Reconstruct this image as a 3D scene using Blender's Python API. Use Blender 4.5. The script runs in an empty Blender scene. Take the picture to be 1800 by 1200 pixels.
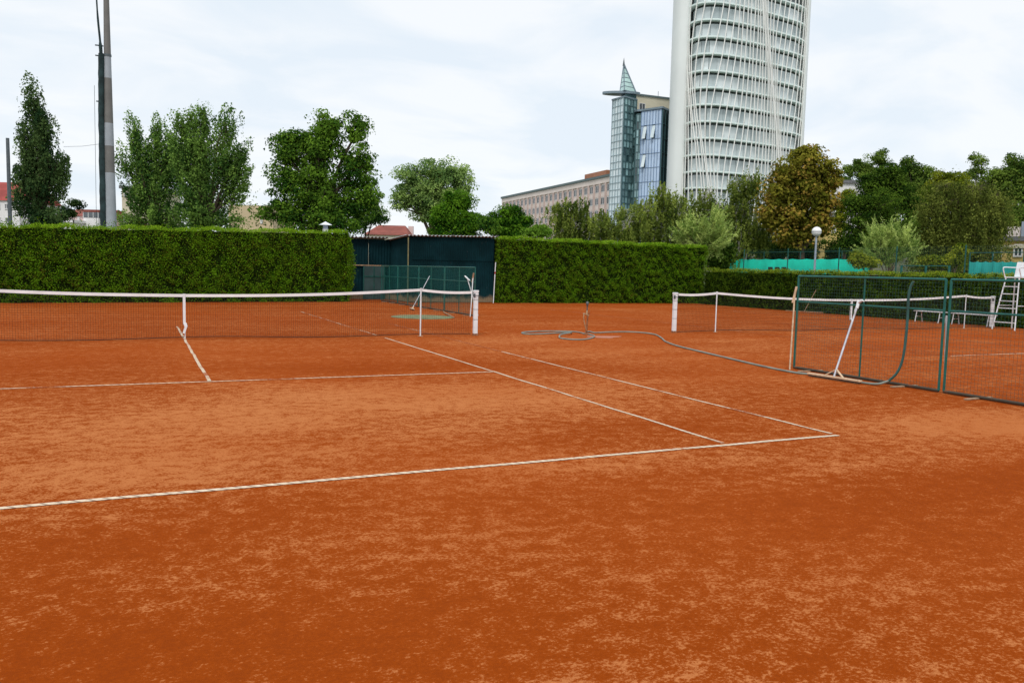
import bpy, math, random
import numpy as np
from mathutils import Vector, Matrix
R = math.radians
sc = bpy.context.scene
col = sc.collection

# ---------------------------------------------------------------- camera
CAM = np.array([-0.8395, -17.7527, 1.572]); YAW, PIT, ROL, FPX = 0.43307, -0.08826, 0.02303, 1423.13
_f = np.array([math.sin(YAW)*math.cos(PIT), math.cos(YAW)*math.cos(PIT), math.sin(PIT)])
_r = np.array([math.cos(YAW), -math.sin(YAW), 0.0]); _u = np.cross(_r, _f)
_c, _s = math.cos(ROL), math.sin(ROL)
CR, CU, CF = _c*_r + _s*_u, -_s*_r + _c*_u, _f
cam = bpy.data.cameras.new('camera'); camo = bpy.data.objects.new('camera', cam); col.objects.link(camo)
m = Matrix.Identity(4)
for i in range(3):
    m[i][0], m[i][1], m[i][2], m[i][3] = CR[i], CU[i], -CF[i], CAM[i]
camo.matrix_world = m
cam.sensor_width = 36; cam.lens = FPX/1800*36; cam.clip_end = 2000; cam.clip_start = 0.05
sc.camera = camo

# ---------------------------------------------------------------- sky, sun, exposure
SUN_EL, SUN_AZ = 52, 215          # sun high behind the left shoulder, veiled by cloud (azimuth from +Y, clockwise)
world = bpy.data.worlds.new('World'); sc.world = world; world.use_nodes = True
wt = world.node_tree; wt.nodes.clear()
def wn(t, **k):
    n = wt.nodes.new(t)
    for a, b in k.items(): setattr(n, a, b)
    return n
tc = wn('ShaderNodeTexCoord'); sep = wn('ShaderNodeSeparateXYZ'); wt.links.new(tc.outputs['Generated'], sep.inputs[0])
den = wn('ShaderNodeMath', operation='ADD'); wt.links.new(sep.outputs[2], den.inputs[0]); den.inputs[1].default_value = 0.22
den2 = wn('ShaderNodeMath', operation='MAXIMUM'); wt.links.new(den.outputs[0], den2.inputs[0]); den2.inputs[1].default_value = 0.12
dx = wn('ShaderNodeMath', operation='DIVIDE'); dy = wn('ShaderNodeMath', operation='DIVIDE')
for d_, o_ in ((dx, 0), (dy, 1)):
    wt.links.new(sep.outputs[o_], d_.inputs[0]); wt.links.new(den2.outputs[0], d_.inputs[1])
cmb = wn('ShaderNodeCombineXYZ'); wt.links.new(dx.outputs[0], cmb.inputs[0]); wt.links.new(dy.outputs[0], cmb.inputs[1])
mp = wn('ShaderNodeMapping'); wt.links.new(cmb.outputs[0], mp.inputs[0]); mp.inputs['Rotation'].default_value = (0, 0, R(24)); mp.inputs['Scale'].default_value = (1.0, 1.35, 1)
ns = wn('ShaderNodeTexNoise'); wt.links.new(mp.outputs[0], ns.inputs['Vector'])
ns.inputs['Scale'].default_value = 1.7; ns.inputs['Detail'].default_value = 7; ns.inputs['Roughness'].default_value = 0.52; ns.inputs['Distortion'].default_value = 0.5
rp = wn('ShaderNodeValToRGB'); wt.links.new(ns.outputs[0], rp.inputs[0])
rp.color_ramp.elements[0].position = 0.40; rp.color_ramp.elements[0].color = (7.75, 8.5, 9.25, 1)
rp.color_ramp.elements[1].position = 0.57; rp.color_ramp.elements[1].color = (9.0, 9.3, 9.6, 1)
sky = wn('ShaderNodeTexSky'); sky.sky_type = 'NISHITA'; sky.sun_disc = False
sky.sun_elevation = R(SUN_EL); sky.sun_rotation = R(SUN_AZ)
mx = wn('ShaderNodeMix', data_type='RGBA'); mx.inputs[0].default_value = 0.93
wt.links.new(sky.outputs[0], mx.inputs[6]); wt.links.new(rp.outputs[0], mx.inputs[7])
bg = wn('ShaderNodeBackground'); bg.inputs[1].default_value = 0.1; wt.links.new(mx.outputs[2], bg.inputs[0])
wo = wn('ShaderNodeOutputWorld'); wt.links.new(bg.outputs[0], wo.inputs[0])
sl = bpy.data.lights.new('sun', 'SUN'); sl.energy = 1.5; sl.angle = R(14); sl.color = (1, 0.96, 0.9)
so = bpy.data.objects.new('sun', sl); col.objects.link(so)
_sd = Vector((math.sin(R(SUN_AZ))*math.cos(R(SUN_EL)), math.cos(R(SUN_AZ))*math.cos(R(SUN_EL)), math.sin(R(SUN_EL))))
so.rotation_euler = _sd.to_track_quat('Z', 'Y').to_euler(); so.location = (0, -30, 40)
sc.view_settings.view_transform = 'Standard'; sc.view_settings.look = 'None'
sc.view_settings.exposure = 0.12; sc.view_settings.gamma = 1.0
sc.render.engine = 'CYCLES'; sc.cycles.use_denoising = True; sc.cycles.max_bounces = 6
sc.cycles.transparent_max_bounces = 12

# ---------------------------------------------------------------- helpers: points
def ray(x, y): return (x-900)/FPX*CR - (y-600)/FPX*CU + CF
FH = np.array([math.sin(YAW), math.cos(YAW), 0.0]); RH = np.array([math.cos(YAW), -math.sin(YAW), 0.0])
def at(x, y, D):
    """world point seen at photo pixel x,y whose distance straight ahead of the viewer is D metres"""
    d = ray(x, y); return CAM + d*(D/float(d @ FH))
def gnd(x, y, z=0.0):
    d = ray(x, y); return CAM + d*((z-CAM[2])/d[2])
def V(*a): return np.array(a, float)

# ---------------------------------------------------------------- helpers: materials
def newmat(name):
    mt = bpy.data.materials.new(name); mt.use_nodes = True
    nt = mt.node_tree; b = nt.nodes['Principled BSDF']
    return mt, nt, b
def nod(nt, t, ins=None, **k):
    n = nt.nodes.new(t)
    for a, v in k.items(): setattr(n, a, v)
    for a, v in (ins or {}).items():
        s = n.inputs[a]
        if hasattr(v, 'is_output') or isinstance(v, bpy.types.NodeSocket): nt.links.new(v, s)
        else: s.default_value = v
    return n
def C4(c): return (c[0], c[1], c[2], 1)
def mixc(nt, f, a, b, blend='MIX'):
    n = nt.nodes.new('ShaderNodeMix'); n.data_type = 'RGBA'; n.blend_type = blend
    for i, v in ((0, f), (6, a), (7, b)):
        if isinstance(v, bpy.types.NodeSocket): nt.links.new(v, n.inputs[i])
        else: n.inputs[i].default_value = v if i == 0 else C4(v)
    return n.outputs[2]
def ramp(nt, v, a, b, ca=0.0, cb=1.0):
    n = nt.nodes.new('ShaderNodeMapRange'); n.interpolation_type = 'SMOOTHSTEP'
    nt.links.new(v, n.inputs[0])
    for i, x in enumerate((a, b, ca, cb)): n.inputs[1+i].default_value = x
    return n.outputs[0]
def mth(nt, op, a, b=0.0):
    n = nt.nodes.new('ShaderNodeMath'); n.operation = op
    for i, v in ((0, a), (1, b)):
        if isinstance(v, bpy.types.NodeSocket): nt.links.new(v, n.inputs[i])
        else: n.inputs[i].default_value = v
    return n.outputs[0]
def noise(nt, vec, scale, detail=4, rough=0.55, dist=0.0):
    n = nt.nodes.new('ShaderNodeTexNoise'); nt.links.new(vec, n.inputs['Vector'])
    n.inputs['Scale'].default_value = scale; n.inputs['Detail'].default_value = detail
    n.inputs['Roughness'].default_value = rough; n.inputs['Distortion'].default_value = dist
    return n.outputs[0]
def coords(nt, scale=(1, 1, 1), rot=(0, 0, 0), loc=(0, 0, 0), kind='Position'):
    if kind == 'Position': o = nt.nodes.new('ShaderNodeNewGeometry').outputs['Position']
    else: o = nt.nodes.new('ShaderNodeTexCoord').outputs[kind]
    mpn = nt.nodes.new('ShaderNodeMapping'); nt.links.new(o, mpn.inputs[0])
    mpn.inputs['Scale'].default_value = scale; mpn.inputs['Rotation'].default_value = rot; mpn.inputs['Location'].default_value = loc
    return mpn.outputs[0]
def bump(nt, b, h, strength, dist):
    n = nt.nodes.new('ShaderNodeBump'); n.inputs['Strength'].default_value = strength; n.inputs['Distance'].default_value = dist
    nt.links.new(h, n.inputs['Height']); nt.links.new(n.outputs[0], b.inputs['Normal'])
def plain(name, c, rough=0.6, metal=0.0, var=0.18, scale=6.0, dirt=None, dirt_amt=0.35, bmp=0.0, spec=0.4):
    """painted / wooden / metal surface with uneven tone and a few dirty patches"""
    mt, nt, b = newmat(name); p = coords(nt, kind='Object')
    n1 = noise(nt, p, scale, 6); dk = tuple(x*(1-var) for x in c); lt = tuple(min(1, x*(1+var)) for x in c)
    cc = mixc(nt, ramp(nt, n1, .3, .7), dk, lt)
    if dirt:
        n2 = noise(nt, p, scale*0.45, 8, .65)
        cc = mixc(nt, ramp(nt, n2, .52, .72, 0, dirt_amt), cc, dirt)
    nt.links.new(cc, b.inputs['Base Color'])
    b.inputs['Roughness'].default_value = rough; b.inputs['Metallic'].default_value = metal
    b.inputs['Specular IOR Level'].default_value = spec
    if bmp: bump(nt, b, noise(nt, p, scale*6, 5), bmp, 0.01)
    return mt
def leafmat(name, base, light, dark, trans=0.3, patch=0.6, brown=None, brown_amt=0.0):
    """leaf colour differs leaf by leaf (attribute) and bough by bough (noise)"""
    mt, nt, b = newmat(name)
    a = nod(nt, 'ShaderNodeAttribute', attribute_name='leaf'); s = nod(nt, 'ShaderNodeSeparateColor', {0: a.outputs['Color']})
    p = coords(nt)
    c = mixc(nt, s.outputs[0], dark, base)
    c = mixc(nt, ramp(nt, s.outputs[1], .32, .9), c, light)
    c = mixc(nt, ramp(nt, noise(nt, p, patch, 3), .45, .7, 0, .45), c, light)
    if brown:
        c = mixc(nt, mth(nt, 'MULTIPLY', ramp(nt, noise(nt, p, patch*1.7, 4), .42, .62), ramp(nt, s.outputs[2], 1-brown_amt-.25, 1-brown_amt+.25)), c, brown)
    out = nt.nodes['Material Output']; nt.nodes.remove(b)
    df = nod(nt, 'ShaderNodeBsdfDiffuse', {0: c}); tr = nod(nt, 'ShaderNodeBsdfTranslucent', {0: c})
    ms = nod(nt, 'ShaderNodeMixShader', {0: trans}); nt.links.new(df.outputs[0], ms.inputs[1]); nt.links.new(tr.outputs[0], ms.inputs[2])
    nt.links.new(ms.outputs[0], out.inputs[0])
    return mt
def glassmat(name, c, rough=0.08, vary=0.35, spec=0.8, c2=None):
    """window glass over a dim room or blinds: tone changes pane by pane"""
    mt, nt, b = newmat(name); oi = nod(nt, 'ShaderNodeObjectInfo')
    c2 = c2 or tuple(min(1, x*(1+vary)) for x in c)
    cc = mixc(nt, oi.outputs['Random'], tuple(x*(1-vary) for x in c), c2)
    cc = mixc(nt, ramp(nt, noise(nt, coords(nt), .35, 4), .4, .65, 0, .3), cc, tuple(x*.5 for x in c))
    nt.links.new(cc, b.inputs['Base Color']); b.inputs['Roughness'].default_value = rough; b.inputs['Specular IOR Level'].default_value = spec
    return mt

# ---------------------------------------------------------------- helpers: meshes
class MB:
    def __init__(s): s.v = []; s.f = []; s.mi = []
    def add(s, vs, fs, mi=0):
        o = len(s.v); s.v += [tuple(map(float, p)) for p in vs]; s.f += [tuple(i+o for i in f) for f in fs]; s.mi += [mi]*len(fs); return s
    def hexa(s, p, mi=0): return s.add(p, [(0,3,2,1),(4,5,6,7),(0,1,5,4),(1,2,6,5),(2,3,7,6),(3,0,4,7)], mi)
    def box(s, c, d, rz=0.0, mi=0):
        cs, sn = math.cos(rz), math.sin(rz); hx, hy, hz = d[0]/2, d[1]/2, d[2]/2
        return s.hexa([(c[0]+x*cs-y*sn, c[1]+x*sn+y*cs, c[2]+z) for z in (-hz, hz) for x, y in ((-hx,-hy),(hx,-hy),(hx,hy),(-hx,hy))], mi)
    def bar(s, a, b, w, h, up=(0,0,1), mi=0):
        a, b = V(*a), V(*b); d = b-a; d = d/np.linalg.norm(d); x = np.cross(d, V(*up))
        if np.linalg.norm(x) < 1e-4: x = np.cross(d, V(1,0,0))
        x = x/np.linalg.norm(x); y = np.cross(x, d)
        return s.hexa([q + x*i*w/2 + y*j*h/2 for q in (a, b) for i, j in ((-1,-1),(1,-1),(1,1),(-1,1))], mi)
    def tube(s, pts, r, n=8, mi=0):
        pts = [V(*p) for p in pts]; rs = r if isinstance(r, (list, tuple)) else [r]*len(pts); vs = []; fs = []
        ref = V(0.13, 0.21, 1)
        for i, p in enumerate(pts):
            d = pts[min(i+1, len(pts)-1)] - pts[max(i-1, 0)]; d = d/(np.linalg.norm(d)+1e-9)
            x = np.cross(d, ref)
            if np.linalg.norm(x) < 1e-3: x = np.cross(d, V(1, 0, 0))
            x /= np.linalg.norm(x); y = np.cross(d, x)
            for k in range(n):
                a = 2*math.pi*k/n; vs.append(p + rs[i]*(math.cos(a)*x + math.sin(a)*y))
        for i in range(len(pts)-1):
            for k in range(n):
                fs.append((i*n+k, i*n+(k+1) % n, (i+1)*n+(k+1) % n, (i+1)*n+k))
        m0 = len(vs); vs += vs[:n] + vs[(len(pts)-1)*n:len(pts)*n]
        fs.append(tuple(m0+k for k in range(n))[::-1]); fs.append(tuple(m0+n+k for k in range(n)))
        return s.add(vs, fs, mi)
    def prism(s, poly, z0, z1, mi=0):
        n = len(poly); vs = [(p[0], p[1], z0) for p in poly] + [(p[0], p[1], z1) for p in poly]
        return s.add(vs, [tuple(range(n))[::-1], tuple(range(n, 2*n))] + [(i, (i+1) % n, n+(i+1) % n, n+i) for i in range(n)], mi)
    def lathe(s, c, prof, n=16, mi=0):
        vs = [(c[0]+r*math.cos(2*math.pi*k/n), c[1]+r*math.sin(2*math.pi*k/n), c[2]+z) for r, z in prof for k in range(n)]
        fs = [(i*n+k, i*n+(k+1) % n, (i+1)*n+(k+1) % n, (i+1)*n+k) for i in range(len(prof)-1) for k in range(n)]
        fs += [tuple(range(n))[::-1], tuple((len(prof)-1)*n+k for k in range(n))]
        return s.add(vs, fs, mi)
    def build(s, name, mat, parent=None, origin=None, smooth=False, bevel=0.0):
        root = parent
        while root is not None and root.parent is not None: root = root.parent
        o = V(*(root['_o'] if root is not None and '_o' in root else (origin if origin is not None else (0, 0, 0))))
        me = bpy.data.meshes.new(name); me.from_pydata([tuple(V(*p)-o) for p in s.v], [], s.f)
        for mm in (mat if isinstance(mat, (list, tuple)) else [mat]): me.materials.append(mm)
        if any(s.mi): me.polygons.foreach_set('material_index', s.mi)
        if smooth: me.polygons.foreach_set('use_smooth', [len(f) == 4 for f in s.f])
        me.update()
        ob = bpy.data.objects.new(name, me); col.objects.link(ob)
        if parent is not None: ob.parent = parent
        else: ob.location = o; ob['_o'] = tuple(float(x) for x in o)
        if bevel:
            bv = ob.modifiers.new('bevel', 'BEVEL'); bv.width = bevel; bv.segments = 2; bv.limit_method = 'ANGLE'
        return ob
def tag(o, label=None, cat=None, group=None, kind=None):
    if label: o['label'] = label
    if cat: o['category'] = cat
    if group: o['group'] = group
    if kind: o['kind'] = kind
    return o
def thing(name, label, cat, loc, group=None):
    e = bpy.data.objects.new(name, None); col.objects.link(e); e.empty_display_size = .2
    e.location = tuple(float(x) for x in loc); e['_o'] = tuple(float(x) for x in loc)
    return tag(e, label, cat, group)
def piece(name, me, parent, M):
    """one more object that shares mesh data; M in world coordinates"""
    ob = bpy.data.objects.new(name, me); col.objects.link(ob); root = parent
    ob.parent = parent
    while root.parent is not None: root = root.parent
    ob.matrix_local = Matrix.Translation(-Vector(root['_o'])) @ M
    return ob
def mesh_only(mb, name, mats):
    me = bpy.data.meshes.new(name); me.from_pydata(mb.v, [], mb.f)
    for mm in (mats if isinstance(mats, (list, tuple)) else [mats]): me.materials.append(mm)
    if any(mb.mi): me.polygons.foreach_set('material_index', mb.mi)
    me.update(); return me
def frame_matrix(o, x, y, z):
    M = Matrix.Identity(4)
    for i in range(3): M[i][0], M[i][1], M[i][2], M[i][3] = x[i], y[i], z[i], o[i]
    return M
def leaves(name, mat, parent, pos, size, rng, nrm=None, nb=0.0, aspect=0.55, axis=None, ab=0.0, origin=None, stuff=True, tone=None):
    """many leaf faces in one mesh; each leaf a folded kite"""
    n = len(pos); pos = np.asarray(pos, float)
    if parent is not None:
        root = parent
        while root.parent is not None: root = root.parent
        pos = pos - V(*root['_o'])
    N = rng.normal(size=(n, 3)); N /= np.linalg.norm(N, axis=1)[:, None]
    if nrm is not None: N = N*(1-nb) + nrm*nb; N /= np.linalg.norm(N, axis=1)[:, None]+1e-9
    A = rng.normal(size=(n, 3))
    if axis is not None: A = A*(1-ab) + axis*ab*1.7
    A -= N*np.sum(A*N, 1)[:, None]; A /= np.linalg.norm(A, axis=1)[:, None]+1e-9
    B = np.cross(N, A); sz = (size*rng.uniform(.6, 1.4, n))[:, None]
    v = np.empty((n, 4, 3))
    v[:, 0] = pos - A*sz*.5; v[:, 2] = pos + A*sz*.5
    v[:, 1] = pos + B*sz*aspect*.5 + N*sz*.12; v[:, 3] = pos - B*sz*aspect*.5 + N*sz*.12
    me = bpy.data.meshes.new(name); me.vertices.add(4*n); me.vertices.foreach_set('co', v.ravel())
    me.loops.add(4*n); me.loops.foreach_set('vertex_index', np.arange(4*n, dtype=np.int32))
    me.polygons.add(n); me.polygons.foreach_set('loop_start', np.arange(0, 4*n, 4, dtype=np.int32))
    me.update(calc_edges=True)
    at_ = me.attributes.new('leaf', 'FLOAT_COLOR', 'FACE'); cv = np.ones((n, 4)); cv[:, :3] = rng.random((n, 3))
    if tone is not None: cv[:, :2] = cv[:, :2]*.45+tone[:, None]*.55
    at_.data.foreach_set('color', cv.ravel())
    me.materials.append(mat)
    ob = bpy.data.objects.new(name, me); col.objects.link(ob)
    if parent is not None: ob.parent = parent
    if stuff: ob['kind'] = 'stuff'
    return ob

# ---------------------------------------------------------------- materials
def clay_nodes(nt):
    p = coords(nt)
    big = noise(nt, coords(nt, (.22, .34, 1), (0, 0, R(8))), 1.0, 4, .6)
    streak = noise(nt, coords(nt, (.35, 1.5, 1), (0, 0, R(-4))), 1.0, 5, .6, .6)
    mid = noise(nt, p, 2.3, 6, .62, .4)
    flake = mth(nt, 'ADD', mth(nt, 'MULTIPLY', noise(nt, coords(nt, (1, 1.1, 1), (0, 0, R(20))), 8.0, 8, .72, .1), .45), mth(nt, 'MULTIPLY', noise(nt, coords(nt, (1, 1.2, 1), (0, 0, R(-15))), 46, 6, .72, .1), .55))
    grain = noise(nt, p, 240, 3, .6)
    # dry dusty places: behind the baseline centre of the near court, along the divider, in the run-off
    sp = nod(nt, 'ShaderNodeSeparateXYZ', {0: p})
    def blob(cx, cy, rx, ry, amp):
        ex = mth(nt, 'POWER', mth(nt, 'MULTIPLY', mth(nt, 'SUBTRACT', sp.outputs[0], cx), 1/rx), 2.0)
        ey = mth(nt, 'POWER', mth(nt, 'MULTIPLY', mth(nt, 'SUBTRACT', sp.outputs[1], cy), 1/ry), 2.0)
        return mth(nt, 'MULTIPLY', mth(nt, 'POWER', 2.718, mth(nt, 'MULTIPLY', mth(nt, 'ADD', ex, ey), -1.0)), amp)
    reg = blob(1.0, -8.9, 3.6, 1.7, .30)
    for a in ((7.6, -12.0, 1.6, .8, .34), (-1.3, -11.0, 1.2, .9, .16), (2.6, -12.0, 2.2, .5, .16), (4.4, -12.9, 1.3, .4, .12), (7.5, -4.2, 2.2, 1.6, .16), (.6, -15.6, .9, .5, .16), (1.6, -14.6, 1.0, .5, .08), (8.0, -1.5, 3.5, 1.2, .10)):
        reg = mth(nt, 'ADD', reg, blob(*a))
    for a in ((-.6, -12.6, 2.6, .5, -.10), (6.6, -13.8, 3.0, .8, -.12), (1.2, -14.2, 6.0, 1.0, -.07), (-1.0, -16.2, 1.6, 1.2, -.06), (3.0, -5.6, 3.4, .7, -.10), (-1.8, -10.2, .8, .5, -.08)):
        reg = mth(nt, 'ADD', reg, blob(*a))
    t = mth(nt, 'ADD', mth(nt, 'MULTIPLY', big, .52), mth(nt, 'MULTIPLY', streak, .42))
    t = mth(nt, 'ADD', t, mth(nt, 'MULTIPLY', mid, .34))
    t = mth(nt, 'ADD', t, reg)
    t = mth(nt, 'ADD', t, mth(nt, 'MULTIPLY', mth(nt, 'SUBTRACT', flake, .5), 3.3))
    dry = ramp(nt, t, .62, .93)
    c = mixc(nt, dry, (.29, .050, .0030), (.50, .172, .055))
    c = mixc(nt, ramp(nt, t, .95, 1.25, 0, .5), c, (.53, .19, .062))
    c = mixc(nt, ramp(nt, noise(nt, p, .16, 3), .38, .7, 0, .40), c, (.385, .075, .0095))
    c = mixc(nt, ramp(nt, mid, .52, .8, 0, .12), c, (.25, .040, .003))
    c = mixc(nt, ramp(nt, t, .58, .30, 0, .35), c, (.19, .032, .004))
    c = mixc(nt, ramp(nt, grain, .56, .70, 0, .6), c, (.15, .026, .003))
    c = mixc(nt, ramp(nt, grain, .40, .28, 0, .3), c, (.58, .17, .045))
    return p, c, flake, grain, mid
def make_clay():
    mt, nt, b = newmat('brick_dust_clay'); p, c, flake, grain, mid = clay_nodes(nt)
    nt.links.new(c, b.inputs['Base Color']); b.inputs['Roughness'].default_value = 1.0; b.inputs['Specular IOR Level'].default_value = .03
    h = mth(nt, 'ADD', mth(nt, 'MULTIPLY', flake, .6), mth(nt, 'ADD', mth(nt, 'MULTIPLY', grain, .25), mid))
    bump(nt, b, h, .5, .014)
    return mt
def make_line(name, wear, axis):
    """white plastic court tape, ribbed, partly buried in clay dust"""
    mt, nt, b = newmat(name); p, c, flake, grain, mid = clay_nodes(nt)
    sp = nod(nt, 'ShaderNodeSeparateXYZ', {0: p}); u = sp.outputs[axis]; w_ = sp.outputs[1-axis]
    ph = mth(nt, 'FRACT', mth(nt, 'ADD', mth(nt, 'MULTIPLY', u, 11.0), mth(nt, 'MULTIPLY', w_, 9.0)))
    rib = ramp(nt, mth(nt, 'ABSOLUTE', mth(nt, 'SUBTRACT', ph, .5)), .10, .17, .62, 0.0)
    worn = noise(nt, p, 1.3, 6, .7); fine = noise(nt, p, 30, 5, .7)
    cover = ramp(nt, mth(nt, 'ADD', worn, mth(nt, 'MULTIPLY', mth(nt, 'SUBTRACT', fine, .5), .55)), wear-.07, wear+.07, 1, 0)
    wht = mixc(nt, ramp(nt, fine, .35, .65), (.80, .68, .52), (.62, .46, .31))
    wht = mixc(nt, rib, wht, (.17, .10, .075))
    nt.links.new(mixc(nt, cover, wht, c), b.inputs['Base Color']); b.inputs['Roughness'].default_value = .8; b.inputs['Specular IOR Level'].default_value = .2
    return mt
def make_ground():
    mt, nt, b = newmat('rough_grass_ground'); p = coords(nt)
    c = mixc(nt, ramp(nt, noise(nt, p, .12, 6), .35, .65), (.045, .07, .02), (.13, .12, .07))
    c = mixc(nt, ramp(nt, noise(nt, p, 3, 6), .4, .7, 0, .6), c, (.03, .05, .015))
    nt.links.new(c, b.inputs['Base Color']); b.inputs['Roughness'].default_value = .95
    return mt
M = {}
M['clay'] = make_clay(); M['ground'] = make_ground()
M['white'] = plain('white_paint', (.76, .80, .82), .45, dirt=(.42, .25, .15), dirt_amt=.3, var=.06)
M['white_dirty'] = plain('white_paint_dirty', (.76, .80, .82), .5, dirt=(.42, .24, .14), dirt_amt=.45, var=.05, scale=7)
M['band'] = plain('white_net_tape', (.84, .86, .87), .8, dirt=(.6, .48, .38), dirt_amt=.25, var=.08, scale=3)
M['net'] = plain('black_net_cord', (.016, .015, .014), .8)
M['green_paint'] = plain('green_fence_paint', (.006, .115, .095), .5, dirt=(.10, .07, .04), dirt_amt=.4, var=.2, scale=5)
M['green_dark'] = plain('dark_green_fence_paint', (.008, .085, .07), .5, dirt=(.06, .05, .03), dirt_amt=.4, var=.2, scale=5)
M['wire'] = plain('green_wire', (.018, .085, .066), .5)
M['rail_dirty'] = plain('clay_stained_rail', (.055, .045, .03), .8, dirt=(.25, .08, .03), dirt_amt=.6, scale=8)
M['wood'] = plain('weathered_wood', (.38, .25, .15), .8, dirt=(.30, .13, .06), dirt_amt=.5, var=.25, scale=14, bmp=.3)
M['wood_light'] = plain('pale_wood', (.62, .46, .30), .75, dirt=(.35, .16, .08), dirt_amt=.4, var=.2, scale=14)
M['alu'] = plain('dull_aluminium', (.55, .56, .60), .4, metal=.6, dirt=(.35, .18, .1), dirt_amt=.4)
M['hose'] = plain('grey_green_hose', (.21, .25, .215), .5, dirt=(.33, .14, .06), dirt_amt=.45, var=.2, scale=4)
M['hose_green'] = plain('green_hose', (.02, .085, .075), .4, var=.2, scale=4, dirt=(.2, .09, .05), dirt_amt=.25)
M['rust'] = plain('rusty_pipe', (.24, .09, .035), .8, dirt=(.36, .26, .18), dirt_amt=.6, var=.35, scale=18, bmp=.3)
M['brass'] = plain('worn_brass', (.50, .34, .19), .45, metal=.5, dirt=(.2, .08, .04), dirt_amt=.5, scale=20)
M['steel_dark'] = plain('dark_steel', (.10, .12, .13), .45, metal=.4, dirt=(.3, .3, .3), scale=20)
M['mat'] = plain('green_ground_cover', (.17, .20, .10), .9, dirt=(.36, .12, .04), dirt_amt=.85, var=.25, scale=3)
M['puddle'] = plain('damp_pale_clay', (.44, .15, .075), .6, var=.1)
def make_shed():
    mt, nt, b = newmat('dark_green_sheet_metal'); p = coords(nt)
    c = mixc(nt, ramp(nt, noise(nt, p, .8, 6, .6), .35, .7), (.002, .017, .021), (.005, .034, .042))
    sp = nod(nt, 'ShaderNodeSeparateXYZ', {0: p})
    rustline = ramp(nt, mth(nt, 'ADD', sp.outputs[2], mth(nt, 'MULTIPLY', noise(nt, p, 3, 5), .5)), .62, .38)
    c = mixc(nt, mth(nt, 'MULTIPLY', rustline, .85), c, (.30, .22, .13))
    c = mixc(nt, ramp(nt, noise(nt, p, 9, 6, .7), .66, .72, 0, .5), c, (.2, .2, .18))
    nt.links.new(c, b.inputs['Base Color']); b.inputs['Roughness'].default_value = .8; b.inputs['Specular IOR Level'].default_value = .08
    return mt
M['shed'] = make_shed()
M['wire_teal'] = plain('teal_wire', (.010, .13, .105), .5)
M['roof_fibre'] = plain('grey_corrugated_roof', (.36, .37, .37), .8, dirt=(.15, .15, .14), dirt_amt=.5, scale=3)
M['concrete'] = plain('concrete', (.34, .33, .31), .9, dirt=(.2, .17, .14), dirt_amt=.4, scale=2)
M['mast_grey'] = plain('pale_grey_mast', (.34, .37, .40), .55, var=.08, scale=1.5)
M['mast_brown'] = plain('grey_brown_mast', (.16, .155, .145), .6, var=.1, scale=1.5)
M['netdark'] = plain('gathered_dark_net', (.020, .040, .042), .9, var=.4, scale=2.5, bmp=.5)
M['bark'] = plain('bark', (.09, .065, .045), .9, var=.4, scale=5, bmp=.5)
M['birch'] = plain('birch_bark', (.52, .50, .46), .85, var=.2, dirt=(.06, .05, .045), dirt_amt=.8, scale=4)
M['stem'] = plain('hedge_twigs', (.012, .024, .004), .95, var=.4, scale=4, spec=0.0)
M['cloth_teal'] = plain('turquoise_windscreen', (.004, .50, .35), .8, var=.12, scale=1.2)
M['cloth_teal_dark'] = plain('teal_windscreen', (.012, .26, .23), .8, var=.12, scale=1.2)
M['lamp_glass'] = plain('opal_globe', (.86, .86, .87), .3, var=.03)
M['pole_grey'] = plain('grey_blue_pole', (.32, .37, .44), .5, var=.08)
M['plastic_dark'] = plain('dark_plastic', (.02, .035, .035), .5)
# foliage
M['l_hedge'] = leafmat('hedge_leaf', (.088, .215, .009), (.175, .345, .014), (.028, .095, .005), .3, 1.4, (0.150, 0.110, 0.020), .22)
M['l_shoot'] = leafmat('hedge_shoot', (.23, .44, .018), (.36, .56, .035), (.11, .24, .012), .4, 1.2)
M['l_low'] = leafmat('low_hedge_leaf', (.036, .092, .007), (.10, .17, .012), (.010, .036, .004), .22, 1.4)
M['l_lowtop'] = leafmat('low_hedge_shoot', (0.200, 0.330, 0.020), (0.360, 0.420, 0.035), (0.070, 0.140, 0.012), .35, 1.2)
M['l_poplar'] = leafmat('poplar_leaf', (0.057, 0.121, 0.039), (0.161, 0.247, 0.075), (0.016, 0.046, 0.021), .45, .35)
M['l_vase'] = leafmat('ash_leaf', (0.114, 0.240, 0.050), (0.288, 0.456, 0.090), (0.022, 0.074, 0.019), .45, .35)
M['l_big'] = leafmat('lime_leaf', (0.066, 0.171, 0.020), (0.220, 0.385, 0.039), (0.010, 0.048, 0.011), .45, .4)
M['l_willow'] = leafmat('willow_leaf', (0.224, 0.371, 0.101), (0.476, 0.630, 0.182), (0.063, 0.140, 0.042), .45, .4)
M['l_bush'] = leafmat('maple_leaf', (0.058, 0.173, 0.013), (0.168, 0.336, 0.023), (0.014, 0.065, 0.008), .45, .5)
M['l_birch'] = leafmat('birch_leaf', (0.167, 0.246, 0.038), (0.377, 0.450, 0.087), (0.043, 0.081, 0.017), .45, .4)
M['l_pale'] = leafmat('silver_willow_leaf', (.36, .50, .115), (.66, .76, .24), (.13, .23, .045), .45, .8)
M['l_chest'] = leafmat('chestnut_leaf', (.19, .21, .020), (.36, .33, .045), (.040, .056, .008), .45, .5, (.60, .38, .085), .40)
M['l_weep'] = leafmat('weeping_birch_leaf', (.145, .190, .032), (.31, .35, .07), (.038, .060, .013), .42, .5)
M['l_dark'] = leafmat('dark_tree_leaf', (0.044, 0.103, 0.013), (0.137, 0.226, 0.025), (0.012, 0.036, 0.007), .45, .4)
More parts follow.
